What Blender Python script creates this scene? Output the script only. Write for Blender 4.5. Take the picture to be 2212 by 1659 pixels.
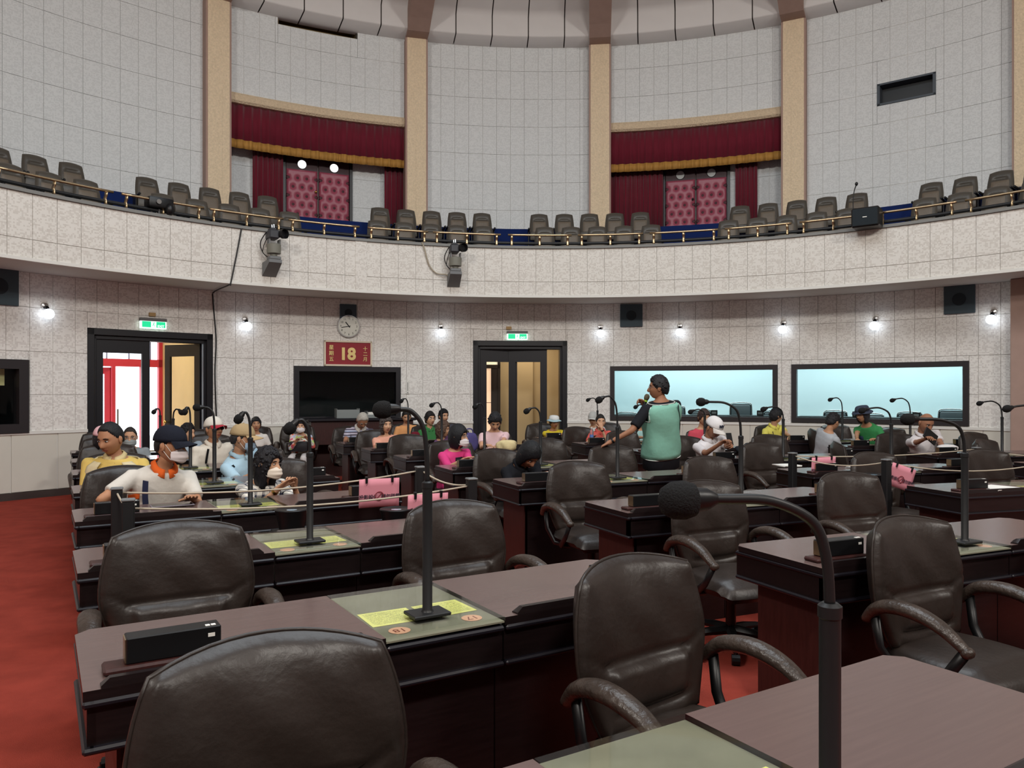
import bpy, bmesh, math, random
import numpy as np
from mathutils import Vector, Matrix, Euler
random.seed(7); np.random.seed(7)
R_ = math.radians; PI = math.pi
scn = bpy.context.scene
col = scn.collection
for o in list(bpy.data.objects): bpy.data.objects.remove(o)

# ------------------------------------------------------------------ camera
cam_d = bpy.data.cameras.new('camera'); cam = bpy.data.objects.new('camera', cam_d)
col.objects.link(cam); scn.camera = cam
cam.location = (0, 0, 1.5); cam.rotation_euler = (R_(90), 0, 0)
cam_d.sensor_fit = 'HORIZONTAL'; cam_d.sensor_width = 36.0
cam_d.lens = 36.0*1662/2212; cam_d.shift_y = 18.5/2212; cam_d.clip_start = .02; cam_d.clip_end = 300

# ------------------------------------------------------------------ world, lights, exposure
scn.view_settings.view_transform = 'Standard'
try: scn.view_settings.look = 'None'
except Exception: pass
scn.view_settings.gamma = 1.0; scn.view_settings.use_curve_mapping = False
scn.view_settings.exposure = 0.0
cy = scn.cycles; cy.max_bounces = 5; cy.diffuse_bounces = 3; cy.glossy_bounces = 2; cy.transmission_bounces = 6; cy.transparent_max_bounces = 6; cy.caustics_reflective = False; cy.caustics_refractive = False
w = bpy.data.worlds.new('daylight'); scn.world = w; w.use_nodes = True
bg = w.node_tree.nodes['Background']; bg.inputs[0].default_value = (.86, .93, 1, 1); bg.inputs[1].default_value = 4.0

CX, CY = .73, 5.5                       # centre of the round hall
def W(R, a, z=0.0):                     # polar point: a in degrees clockwise from +Y
    return (CX+R*math.sin(R_(a)), CY+R*math.cos(R_(a)), z)
def area(name, loc, target, size, power, color, size_y=None, spread=180):
    l = bpy.data.lights.new(name, 'AREA'); l.energy = power; l.color = color
    l.shape = 'RECTANGLE' if size_y else 'DISK'; l.size = size
    if size_y: l.size_y = size_y
    l.spread = R_(spread)
    o = bpy.data.objects.new(name, l); col.objects.link(o); o.location = loc
    d = Vector(target)-Vector(loc); o.rotation_euler = d.to_track_quat('-Z', 'Y').to_euler()
    return o
# ceiling floodlights of the hall: warm ones high on the side behind the camera; plus an added cool fill disc under the dome
WARM = (1, .945, .875); COOL = (.83, .93, 1)
for a_, p_ in ((172, 540), (128, 440), (-140, 440)): area('flood_light', W(9.3, a_, 8.2), W(8, a_+180, 3.0), 1.8, p_, WARM, .7)
area('dome_fill', (CX, CY, 9.6), (CX, CY, 0), 7.0, 620, COOL)

# ------------------------------------------------------------------ materials
def lin(c):
    if isinstance(c, str): c = [int(c[i:i+2], 16)/255 for i in (0, 2, 4)]
    return tuple((x/12.92 if x <= .04045 else ((x+.055)/1.055)**2.4) for x in c)+(1,)
MATS = {}
def mat(name, color, rough=.6, metal=0, spec=.5, noise=0, nscale=8, bump=0, bscale=40, emit=0, ecol=None, trans=0, ior=1.45, coat=0, color2=None, sheen=0, stretch=None, alpha=1):
    if name in MATS: return MATS[name]
    m = bpy.data.materials.new(name); m.use_nodes = True; nt = m.node_tree; b = nt.nodes['Principled BSDF']
    c = lin(color)
    b.inputs['Base Color'].default_value = c; b.inputs['Roughness'].default_value = rough
    b.inputs['Metallic'].default_value = metal; b.inputs['Specular IOR Level'].default_value = spec
    b.inputs['IOR'].default_value = ior; b.inputs['Transmission Weight'].default_value = trans
    b.inputs['Coat Weight'].default_value = coat; b.inputs['Coat Roughness'].default_value = .12
    if sheen: b.inputs['Sheen Weight'].default_value = sheen
    if alpha < 1: b.inputs['Alpha'].default_value = alpha
    if emit:
        m.cycles.emission_sampling = 'AUTO' if emit > 4 else 'NONE'
        b.inputs['Emission Color'].default_value = lin(ecol or color); b.inputs['Emission Strength'].default_value = emit
    vec = None
    if noise or bump or color2:
        tc = nt.nodes.new('ShaderNodeTexCoord'); vec = tc.outputs['Object']
        if stretch:
            mp = nt.nodes.new('ShaderNodeMapping'); mp.inputs['Scale'].default_value = stretch
            nt.links.new(vec, mp.inputs['Vector']); vec = mp.outputs['Vector']
    if noise or color2:
        n = nt.nodes.new('ShaderNodeTexNoise'); n.inputs['Scale'].default_value = nscale; n.inputs['Detail'].default_value = 5
        nt.links.new(vec, n.inputs['Vector'])
        rp = nt.nodes.new('ShaderNodeValToRGB'); nt.links.new(n.outputs['Fac'], rp.inputs['Fac'])
        c2 = lin(color2) if color2 else tuple(max(0, x*(1-noise)) for x in c[:3])+(1,)
        c1 = c if color2 else tuple(min(1, x*(1+noise*.6)) for x in c[:3])+(1,)
        rp.color_ramp.elements[0].position = .32; rp.color_ramp.elements[1].position = .68
        rp.color_ramp.elements[0].color = c2; rp.color_ramp.elements[1].color = c1
        nt.links.new(rp.outputs['Color'], b.inputs['Base Color'])
    if bump:
        n2 = nt.nodes.new('ShaderNodeTexNoise'); n2.inputs['Scale'].default_value = bscale; n2.inputs['Detail'].default_value = 4
        nt.links.new(vec, n2.inputs['Vector'])
        bp = nt.nodes.new('ShaderNodeBump'); bp.inputs['Strength'].default_value = bump; bp.inputs['Distance'].default_value = .02
        nt.links.new(n2.outputs['Fac'], bp.inputs['Height']); nt.links.new(bp.outputs['Normal'], b.inputs['Normal'])
    MATS[name] = m; return m

def tile_mat(name, light, dark, cell, thr):
    """acoustic tile: small pale squares scattered over a light board, different on every tile"""
    m = bpy.data.materials.new(name); m.use_nodes = True; nt = m.node_tree; N = nt.nodes; b = N['Principled BSDF']
    b.inputs['Roughness'].default_value = .8; b.inputs['Specular IOR Level'].default_value = .25
    tc = N.new('ShaderNodeTexCoord'); mu = N.new('ShaderNodeVectorMath'); mu.operation = 'MULTIPLY'
    mu.inputs[1].default_value = (1/cell, 0, 1/cell); nt.links.new(tc.outputs['Object'], mu.inputs[0])
    oi = N.new('ShaderNodeObjectInfo')
    fl = N.new('ShaderNodeVectorMath'); fl.operation = 'FLOOR'; nt.links.new(mu.outputs[0], fl.inputs[0])
    wn = N.new('ShaderNodeTexWhiteNoise'); wn.noise_dimensions = '4D'
    nt.links.new(fl.outputs[0], wn.inputs['Vector'])
    m1 = N.new('ShaderNodeMath'); m1.operation = 'MULTIPLY'; m1.inputs[1].default_value = 531.7; nt.links.new(oi.outputs['Random'], m1.inputs[0])
    nt.links.new(m1.outputs[0], wn.inputs['W'])
    # neighbouring pairs merge: a second coarser grid shifted sideways
    mu2 = N.new('ShaderNodeVectorMath'); mu2.operation = 'MULTIPLY'; mu2.inputs[1].default_value = (.5/cell, 0, 1/cell)
    nt.links.new(tc.outputs['Object'], mu2.inputs[0])
    fl2 = N.new('ShaderNodeVectorMath'); fl2.operation = 'FLOOR'; nt.links.new(mu2.outputs[0], fl2.inputs[0])
    wn2 = N.new('ShaderNodeTexWhiteNoise'); wn2.noise_dimensions = '4D'; nt.links.new(fl2.outputs[0], wn2.inputs['Vector']); nt.links.new(m1.outputs[0], wn2.inputs['W'])
    g1 = N.new('ShaderNodeMath'); g1.operation = 'GREATER_THAN'; g1.inputs[1].default_value = thr; nt.links.new(wn.outputs['Value'], g1.inputs[0])
    g2 = N.new('ShaderNodeMath'); g2.operation = 'GREATER_THAN'; g2.inputs[1].default_value = .82; nt.links.new(wn2.outputs['Value'], g2.inputs[0])
    mx = N.new('ShaderNodeMath'); mx.operation = 'MAXIMUM'; nt.links.new(g1.outputs[0], mx.inputs[0]); nt.links.new(g2.outputs[0], mx.inputs[1])
    # squares have uneven depth of colour
    m3 = N.new('ShaderNodeMath'); m3.operation = 'MULTIPLY'; nt.links.new(mx.outputs[0], m3.inputs[0])
    mr = N.new('ShaderNodeMapRange'); mr.inputs['To Min'].default_value = .45; mr.inputs['To Max'].default_value = 1; nt.links.new(wn.outputs['Color'], mr.inputs['Value']); nt.links.new(mr.outputs[0], m3.inputs[1])
    mix = N.new('ShaderNodeMix'); mix.data_type = 'RGBA'; mix.inputs['A'].default_value = lin(light); mix.inputs['B'].default_value = lin(dark)
    nt.links.new(m3.outputs[0], mix.inputs['Factor']); nt.links.new(mix.outputs['Result'], b.inputs['Base Color'])
    MATS[name] = m; return m
T_LOW = tile_mat('tile_lower', 'e8e5e0', 'd2cdc8', .0204, .66)
T_BAL = tile_mat('tile_balcony', 'dedad3', 'cbc5bd', .0204, .66)
T_UP = tile_mat('tile_upper', 'dee1e1', 'd2d5d5', .0204, .6)

def pattern_mat(name, kind, cols, scale=1.0, rough=.85):
    """printed cloth: stripes, plaid or flowers"""
    if name in MATS: return MATS[name]
    m = bpy.data.materials.new(name); m.use_nodes = True; nt = m.node_tree; N = nt.nodes; b = N['Principled BSDF']
    b.inputs['Roughness'].default_value = rough; b.inputs['Specular IOR Level'].default_value = .2
    tc = N.new('ShaderNodeTexCoord'); sp = N.new('ShaderNodeSeparateXYZ'); nt.links.new(tc.outputs['Object'], sp.inputs[0])
    def band(sock, period, duty, off=0):
        a = N.new('ShaderNodeMath'); a.operation = 'ADD'; a.inputs[1].default_value = 10+off; nt.links.new(sock, a.inputs[0])
        q = N.new('ShaderNodeMath'); q.operation = 'MODULO'; q.inputs[1].default_value = period; nt.links.new(a.outputs[0], q.inputs[0])
        g = N.new('ShaderNodeMath'); g.operation = 'LESS_THAN'; g.inputs[1].default_value = period*duty; nt.links.new(q.outputs[0], g.inputs[0]); return g.outputs[0]
    def mixc(f, A, B):
        x = N.new('ShaderNodeMix'); x.data_type = 'RGBA'; nt.links.new(f, x.inputs['Factor'])
        for s, v in (('A', A), ('B', B)):
            if isinstance(v, str): x.inputs[s].default_value = lin(v)
            else: nt.links.new(v, x.inputs[s])
        return x.outputs['Result']
    if kind == 'stripes':
        out = mixc(band(sp.outputs['Z'], .03*scale, .45), cols[0], cols[1]); out = mixc(band(sp.outputs['Z'], .06*scale, .12, .02), out, cols[2])
    elif kind == 'plaid':
        add = N.new('ShaderNodeMath'); add.operation = 'ADD'; nt.links.new(sp.outputs['X'], add.inputs[0]); nt.links.new(sp.outputs['Y'], add.inputs[1])
        half = N.new('ShaderNodeMath'); half.operation = 'MULTIPLY'; half.inputs[1].default_value = .5
        v1 = band(add.outputs[0], .085*scale, .38); h1 = band(sp.outputs['Z'], .075*scale, .38)
        s = N.new('ShaderNodeMath'); s.operation = 'ADD'; nt.links.new(v1, s.inputs[0]); nt.links.new(h1, s.inputs[1]); nt.links.new(s.outputs[0], half.inputs[0])
        out = mixc(half.outputs[0], cols[0], cols[1]); out = mixc(band(add.outputs[0], .085*scale, .06, .05), out, cols[2]); out = mixc(band(sp.outputs['Z'], .075*scale, .06, .05), out, cols[2])
    else:
        out = None
        for i in range(1, len(cols)):
            n = N.new('ShaderNodeTexNoise'); n.inputs['Scale'].default_value = 9/scale; n.inputs['Detail'].default_value = 1.5; n.noise_dimensions = '4D'; n.inputs['W'].default_value = i*3.7
            nt.links.new(tc.outputs['Object'], n.inputs['Vector'])
            g = N.new('ShaderNodeMath'); g.operation = 'GREATER_THAN'; g.inputs[1].default_value = .56; nt.links.new(n.outputs['Fac'], g.inputs[0])
            out = mixc(g.outputs[0], out or cols[0], cols[i])
    nt.links.new(out, b.inputs['Base Color'])
    n2 = N.new('ShaderNodeTexNoise'); n2.inputs['Scale'].default_value = 14; nt.links.new(tc.outputs['Object'], n2.inputs['Vector'])
    bp = N.new('ShaderNodeBump'); bp.inputs['Strength'].default_value = .35; bp.inputs['Distance'].default_value = .03; nt.links.new(n2.outputs['Fac'], bp.inputs['Height']); nt.links.new(bp.outputs['Normal'], b.inputs['Normal'])
    MATS[name] = m; return m

def cloth(c): return mat('cloth_'+c, c, .85, spec=.2, noise=.06, nscale=5, bump=.35, bscale=12)
LEATHER = mat('leather', '2a221e', .4, spec=.5, noise=.16, nscale=6, bump=.10, bscale=34)
LEATHER_ARM = mat('leather_arm', '3b312b', .34, spec=.5, noise=.3, nscale=14, bump=.3, bscale=40)
LEATHER_G = mat('leather_gallery', '4b463f', .4, spec=.45, noise=.12, nscale=6, bump=.12, bscale=30)
LEATHER_GP = mat('leather_gallery_panel', '6a5f52', .45, spec=.4, noise=.12, nscale=6, bump=.12, bscale=30)
WOOD = mat('dark_wood', '1b1314', .32, spec=.5, noise=.25, nscale=3, stretch=(3, 30, 30), bump=.04, bscale=20)
WOOD_R = mat('red_wood', '371a18', .42, spec=.45, noise=.25, nscale=3, stretch=(20, 20, 3))
WOODTOP = mat('desk_laminate', '62504d', .24, spec=.5, noise=.06, nscale=2, stretch=(2, 40, 1), bump=.015, bscale=120)
EBONY = mat('black_wood', '15131a', .38, spec=.5)
FRAME = mat('window_frame_wood', '2a2527', .5, spec=.4)
BLACK = mat('black_plastic', '101012', .4, spec=.45)
FOAM = mat('mic_foam', '1c1c1d', .9, spec=.2, bump=.4, bscale=300)
METALB = mat('black_metal', '17181a', .45, metal=0, spec=.5)
CHROME = mat('chrome', 'c8c8c8', .18, metal=1)
BRASS = mat('brass', 'c2ab88', .32, metal=1)
GOLD = mat('gold_leaf', 'd9b766', .28, metal=1)
GREY = mat('grey_metal', '6d6f70', .5, spec=.4)
WHITE = mat('white_paint', 'dcdad4', .6, spec=.3)
PAPER = mat('white_paper', 'e6e4de', .8, spec=.2)
JOINT = mat('tile_joint', 'd2cfca', .9)
JOINT_D = mat('panel_joint_dark', '57504d', .9)
BEIGE = mat('beige_stucco', 'e8d3b4', .8, spec=.25, noise=.1, nscale=30, bump=.9, bscale=34)
MAUVE = mat('mauve_paint', 'a98f84', .8, spec=.2, noise=.05, nscale=6)
RED = mat('red_carpet', '9a4034', .95, spec=.1, noise=.16, nscale=5, bump=.5, bscale=260)
BLUE = mat('blue_carpet', '1c2c5e', .95, spec=.1, bump=.4, bscale=200)
VELVET = mat('maroon_velvet', '6b1a2b', .75, spec=.15, sheen=.25, noise=.08, nscale=4)
VELVETR = mat('red_velvet', 'a3202a', .75, spec=.15, sheen=.2)
FRINGE = mat('gold_fringe', 'b0813c', .75, noise=.2, nscale=40, stretch=(1, 1, .1))
PADM = mat('maroon_padding', '9c4a5c', .38, spec=.5, bump=.08, bscale=12)
def pane_mat(name, tint, ior, rough=.01):
    """thin pane: clear, with the mirror reflection that glass has at each angle"""
    m = bpy.data.materials.new(name); m.use_nodes = True; nt = m.node_tree; N = nt.nodes; N.remove(N['Principled BSDF'])
    f = N.new('ShaderNodeFresnel'); f.inputs['IOR'].default_value = ior; t = N.new('ShaderNodeBsdfTransparent'); t.inputs[0].default_value = lin(tint)
    g = N.new('ShaderNodeBsdfGlossy'); g.inputs['Roughness'].default_value = rough; x = N.new('ShaderNodeMixShader')
    ge = N.new('ShaderNodeNewGeometry'); iv = N.new('ShaderNodeMath'); iv.operation = 'SUBTRACT'; iv.inputs[0].default_value = 1; nt.links.new(ge.outputs['Backfacing'], iv.inputs[1])
    mu = N.new('ShaderNodeMath'); mu.operation = 'MULTIPLY'; nt.links.new(f.outputs[0], mu.inputs[0]); nt.links.new(iv.outputs[0], mu.inputs[1])
    nt.links.new(mu.outputs[0], x.inputs[0]); nt.links.new(t.outputs[0], x.inputs[1]); nt.links.new(g.outputs[0], x.inputs[2]); nt.links.new(x.outputs[0], N['Material Output'].inputs[0])
    MATS[name] = m; return m
GLASS = pane_mat('clear_glass', 'fdfdfd', 1.2); GLASSD = pane_mat('desk_glass', 'fafcfa', 1.45, .04); GLASSW = pane_mat('window_glass', 'f6fbfb', 1.25)

# ------------------------------------------------------------------ mesh collector
class MB:
    def __init__(s): s.v = []; s.f = []; s.mi = []; s.cur = 0
    def add(s, vs, fs, T=None):
        n = len(s.v)
        if T is not None: vs = [T @ Vector(p) for p in vs]
        s.v += [tuple(p) for p in vs]
        s.f += [tuple(i+n for i in q) for q in fs]; s.mi += [s.cur]*len(fs); return s
    def mesh(s, me, T=None, flip=False):
        fs = [tuple(p.vertices) for p in me.polygons]
        if flip: fs = [q[::-1] for q in fs]
        n = len(s.v); s.v += [tuple((T @ p.co) if T is not None else p.co) for p in me.vertices]
        s.f += [tuple(i+n for i in q) for q in fs]; s.mi += [s.cur+p.material_index for p in me.polygons]; return s
    def box(s, x0, x1, y0, y1, z0, z1, T=None):
        v = [(x0,y0,z0),(x1,y0,z0),(x1,y1,z0),(x0,y1,z0),(x0,y0,z1),(x1,y0,z1),(x1,y1,z1),(x0,y1,z1)]
        return s.add(v, [(0,3,2,1),(4,5,6,7),(0,1,5,4),(1,2,6,5),(2,3,7,6),(3,0,4,7)], T)
    def cbox(s, x0, x1, y0, y1, z0, z1, c=.01, T=None, seg=1):
        bm = bmesh.new(); bmesh.ops.create_cube(bm, size=1)
        for p in bm.verts: p.co = ((x0+x1)/2+p.co.x*(x1-x0), (y0+y1)/2+p.co.y*(y1-y0), (z0+z1)/2+p.co.z*(z1-z0))
        bmesh.ops.bevel(bm, geom=bm.edges[:], offset=c, segments=seg, affect='EDGES', profile=.5)
        bm.verts.index_update(); vs = [p.co.copy() for p in bm.verts]; fs = [tuple(x.index for x in q.verts) for q in bm.faces]; bm.free()
        return s.add(vs, fs, T)
    def loft(s, rings, cap=True, closed=False, T=None):
        n = len(rings[0]); vs = [p for r in rings for p in r]; fs = []; m = len(rings)
        for i in range(m if closed else m-1):
            a = i*n; b = ((i+1) % m)*n
            for j in range(n): fs.append((a+j, a+(j+1) % n, b+(j+1) % n, b+j))
        if cap and not closed: fs.append(tuple(range(n-1, -1, -1))); fs.append(tuple(range((m-1)*n, m*n)))
        return s.add(vs, fs, T)
    def tube(s, pts, r, n=8, cap=True, closed=False, sx=1, sy=1, up=None, T=None):
        P = [Vector(p) for p in pts]; m = len(P); rr = r if isinstance(r, (list, tuple)) else [r]*m; rings = []
        d0 = None; u = None
        for i in range(m):
            if closed: d = P[(i+1) % m]-P[i-1]
            else: d = P[min(i+1, m-1)]-P[max(i-1, 0)]
            if d.length < 1e-9: d = Vector((0, 0, 1))
            d.normalize()
            if u is None:
                u = Vector(up) if up else (Vector((0, 0, 1)) if abs(d.z) < .9 else Vector((0, 1, 0)))
            elif up: u = Vector(up)
            sd = d.cross(u)
            if sd.length < 1e-6: sd = d.cross(Vector((1, 0, .3)))
            sd.normalize(); u2 = sd.cross(d).normalized()
            if not up: u = u2
            rings.append([P[i]+sd*(math.cos(2*PI*k/n)*rr[i]*sx)+u2*(math.sin(2*PI*k/n)*rr[i]*sy) for k in range(n)])
        return s.loft(rings, cap, closed, T)
    def lathe(s, prof, n=24, T=None, cap=True):
        return s.loft([[(r*math.cos(2*PI*k/n), r*math.sin(2*PI*k/n), z) for k in range(n)] for r, z in prof], cap, False, T)
    def sph(s, c, r, nu=16, nv=10, T=None):
        if not isinstance(r, (list, tuple)): r = (r, r, r)
        rings = []
        for j in range(1, nv):
            t = PI*j/nv; rings.append([(c[0]+r[0]*math.sin(t)*math.cos(2*PI*k/nu), c[1]+r[1]*math.sin(t)*math.sin(2*PI*k/nu), c[2]-r[2]*math.cos(t)) for k in range(nu)])
        return s.loft(rings, True, False, T)
    def cap2(s, p0, r0, p1, r1, n=10):      # limb segment with round ends
        s.sph(p0, r0, n, 6); s.sph(p1, r1, n, 6); return s.tube([p0, p1], [r0, r1], n)
    def prism(s, poly, z0, z1, T=None):     # poly in x,y
        n = len(poly); vs = [(x, y, z0) for x, y in poly]+[(x, y, z1) for x, y in poly]
        fs = [tuple(range(n-1, -1, -1)), tuple(range(n, 2*n))]+[(i, (i+1) % n, n+(i+1) % n, n+i) for i in range(n)]
        return s.add(vs, fs, T)
    def grid(s, fn, nu, nv, cu=False, T=None):
        vs = [fn(i/nu, j/nv) for j in range(nv+1) for i in range(nu if cu else nu+1)]; w = nu if cu else nu+1; fs = []
        for j in range(nv):
            for i in range(nu): fs.append((j*w+i, j*w+(i+1) % w, (j+1)*w+(i+1) % w, (j+1)*w+i))
        return s.add(vs, fs, T)
    def ring(s, R0, R1, z0, z1, a0, a1, n):   # curved block between two radii of the hall
        rs = []
        for k in range(n+1):
            a = a0+(a1-a0)*k/n; rs.append([W(R0, a, z0), W(R1, a, z0), W(R1, a, z1), W(R0, a, z1)])
        return s.loft(rs)
    def data(s, name, mats, smooth=35):
        me = bpy.data.meshes.new(name); me.from_pydata(s.v, [], s.f)
        for m in (mats if isinstance(mats, (list, tuple)) else [mats]): me.materials.append(m)
        if any(s.mi): me.polygons.foreach_set('material_index', s.mi)
        if smooth:
            me.shade_smooth()
            if smooth < 180: me.set_sharp_from_angle(angle=R_(smooth))
        me.update(); return me
    def build(s, name, mats, parent=None, loc=None, rot=None, smooth=35):
        return put(name, s.data(name, mats, smooth), parent, loc, rot)
def put(name, me, parent=None, loc=None, rot=None):
    o = bpy.data.objects.new(name, me); col.objects.link(o); o.parent = parent
    if loc is not None: o.location = loc
    if rot is not None: o.rotation_euler = rot if isinstance(rot, (list, tuple, Euler)) else (0, 0, rot)
    return o
def tag(o, label=None, cat=None, group=None, kind=None):
    if label: o['label'] = label
    if cat: o['category'] = cat
    if group: o['group'] = group
    if kind: o['kind'] = kind
    return o
def thing(name, label, cat, loc=(0, 0, 0), rz=0, group=None):
    o = bpy.data.objects.new(name, None); col.objects.link(o); o.empty_display_size = .1
    o.location = loc; o.rotation_euler = (0, 0, rz); return tag(o, label, cat, group)
def struct(o, label, cat='structure'):
    o['kind'] = 'structure'; o['label'] = label; o['category'] = cat; return o
def copy_tree(o, parent=None):
    c = o.copy(); col.objects.link(c); c.parent = parent
    for ch in list(o.children): copy_tree(ch, c)
    return c
TS = bpy.data.scenes.new('workshop'); VL = TS.view_layers[0]     # scratch scene for applying modifiers, removed at the end
def remesh(mb, voxel, smooth=3, dec=None):
    me = mb.data('tmp', [WHITE], 0); o = bpy.data.objects.new('tmp', me); TS.collection.objects.link(o)
    md = o.modifiers.new('r', 'REMESH'); md.mode = 'VOXEL'; md.voxel_size = voxel
    if smooth: sm = o.modifiers.new('s', 'SMOOTH'); sm.factor = .5; sm.iterations = smooth
    if dec: dm = o.modifiers.new('d', 'DECIMATE'); dm.ratio = dec
    VL.update(); dg = VL.depsgraph; out = bpy.data.meshes.new_from_object(o.evaluated_get(dg))
    bpy.data.objects.remove(o); bpy.data.meshes.remove(me); return out
def text_mesh(txt, size, depth=.002, bold=0.0):
    cu = bpy.data.curves.new('txt', 'FONT'); cu.body = txt; cu.size = size; cu.extrude = depth; cu.offset = bold
    cu.align_x = 'CENTER'; cu.align_y = 'CENTER'; cu.resolution_u = 3
    o = bpy.data.objects.new('txt', cu); TS.collection.objects.link(o)
    VL.update(); dg = VL.depsgraph; me = bpy.data.meshes.new_from_object(o.evaluated_get(dg))
    bpy.data.objects.remove(o); bpy.data.curves.remove(cu)
    return me
def put_text(name, txt, size, m, parent, loc, rot, depth=.002, bold=0.0):
    me = text_mesh(txt, size, depth, bold); me.materials.clear(); me.materials.append(m)
    return put(name, me, parent, loc, rot)
def spline(pts, n):                       # smooth curve through points
    P = [Vector(p) for p in pts]; out = []
    for i in range(len(P)-1):
        a, b, c, d = P[max(i-1, 0)], P[i], P[i+1], P[min(i+2, len(P)-1)]
        for k in range(n):
            t = k/n; out.append(.5*((2*b)+(c-a)*t+(2*a-5*b+4*c-d)*t*t+(3*b-a-3*c+d)*t**3))
    out.append(P[-1]); return out
# ================================================================== THE SETTING
RL, RB, RU, RA = 9.3, 8.2, 11.4, 11.85   # lower wall, balcony front, upper wall, alcove wall
ZB0, ZB1, ZU0, ZU1 = 3.2, 4.06, 4.22, 9.05
OPEN_L = [(-62, -54.61, .93, 1.96), (-49.69, -37.99, 0, 2.47), (-29.57, -17.61, .98, 1.97), (-9.11, 2.03, 0, 2.49), (7.10, 25.88, .97, 2.0), (27.34, 44.31, .97, 2.0)]
COLS = [-75.2, -54.9, -34.6, -14.2, 6.1, 26.3, 46.6, 66.9]
ALC = [(-33.4, -15.3), (7.2, 25.2)]
def sheet(mb, R, a0, a1, z0, z1, openings, step=3.0):
    A = sorted(set([a0, a1]+[x for o in openings for x in o[:2] if a0 < x < a1])); Z = sorted(set([z0, z1]+[x for o in openings for x in o[2:] if z0 < x < z1]))
    for i in range(len(A)-1):
        for j in range(len(Z)-1):
            am, zm = (A[i]+A[i+1])/2, (Z[j]+Z[j+1])/2
            if any(o[0] < am < o[1] and o[2] < zm < o[3] for o in openings): continue
            n = max(1, int((A[i+1]-A[i])/step)); 
            vs = []; fs = []
            for k in range(n+1):
                a = A[i]+(A[i+1]-A[i])*k/n; vs += [W(R, a, Z[j]), W(R, a, Z[j+1])]
            for k in range(n): fs.append((2*k, 2*k+2, 2*k+3, 2*k+1))
            mb.add(vs, fs)
    return mb
def cut(rect, opens):
    out = [rect]
    for o in opens:
        nxt = []
        for (a, b, c, d) in out:
            if o[1] <= a or o[0] >= b or o[3] <= c or o[2] >= d: nxt.append((a, b, c, d)); continue
            if a < o[0]: nxt.append((a, o[0], c, d))
            if o[1] < b: nxt.append((o[1], b, c, d))
            a2, b2 = max(a, o[0]), min(b, o[1])
            if c < o[2]: nxt.append((a2, b2, c, o[2]))
            if o[3] < d: nxt.append((a2, b2, o[3], d))
        out = nxt
    return out
TM = {}
def tile_mesh(w, h, m, name, th=.016, gap=.003):
    k = (round(w, 3), round(h, 3), m.name, th)
    if k not in TM:
        b = MB(); x, z = max(w-gap, .004)/2, max(h-gap, .004)/2
        c = min(.0022, x*.4, z*.4)
        b.add([(-x, 0, -z), (x, 0, -z), (x, 0, z), (-x, 0, z), (-x+c, -th, -z+c), (x-c, -th, -z+c), (x-c, -th, z-c), (-x+c, -th, z-c)],
              [(4, 5, 6, 7), (0, 1, 5, 4), (1, 2, 6, 5), (2, 3, 7, 6), (3, 0, 4, 7)])
        TM[k] = b.data(name, m, 0)
    return TM[k]
def tiles(parent, R, a0, a1, rows, width, m, opens, name='tile', th=.016, gap=.003, phase=0):
    da = math.degrees(width/R); k0 = math.floor((a0-phase)/da)
    a = phase+k0*da; n = 0
    while a < a1:
        lo, hi = max(a, a0), min(a+da, a1)
        if hi-lo > .05:
            for z0, z1 in zip(rows[:-1], rows[1:]):
                for (p, q, c, d) in cut((lo, hi, z0, z1), opens):
                    wd, ht = R_(q-p)*R, d-c
                    if wd < .012 or ht < .012: continue
                    am = (p+q)/2
                    o = put(name, tile_mesh(wd, ht, m, name, th, gap), parent, W(R-.001, am, (c+d)/2), -R_(am)); n += 1
        a += da
    return n

mb = MB(); mb.ring(12.3, 12.35, 2.7, 9.6, -180, 180, 72); mb.ring(11.2, 12.35, 9.5, 9.55, -180, 180, 72)  # unseen drum and roof ring, added to keep sky light from leaking in
struct(mb.build('drum_light_block', JOINT), 'unseen drum added around the hall to block outside light', 'wall')
# floor: the red carpet runs to the wall of the hall
mb = MB(); mb.add([W(RL+.1, 5*k, 0) for k in range(72)], [tuple(range(71, -1, -1))])
struct(mb.build('floor', RED, smooth=0), 'red carpet covering the floor of the round hall', 'floor')
mb = MB(); mb.ring(RL-.03, RL+.02, 0, .1, -180, 180, 120)
struct(mb.build('baseboard_round', mat('skirting', '3d3330', .6)), 'dark skirting at the foot of the round wall', 'baseboard')

# lower wall
wl = MB(); sheet(wl, RL, -180, 180, 0, ZB0+.3, OPEN_L); wall_lower = struct(wl.build('wall_lower', JOINT, smooth=180), 'white tiled round wall below the gallery', 'wall')
tiles(wall_lower, RL, -66, 56, [.95, 1.47, 2.085, 2.71, ZB0], .305, T_LOW, OPEN_L)
WAINS = mat('wainscot_board', 'cfcbc0', .7, spec=.25, noise=.03, nscale=3)
tiles(wall_lower, RL, -66, 56, [.1, .93], .61, WAINS, OPEN_L, 'wainscot_panel', .02, .01, phase=.4)
mb = MB(); A = sorted([(-66, -49.69), (-37.99, -9.11), (2.03, 56)])
for a0, a1 in A: mb.ring(RL-.035, RL, .91, .955, a0, a1, max(3, int((a1-a0)/2)))
mb.build('dado_rail', WHITE, wall_lower)
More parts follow.
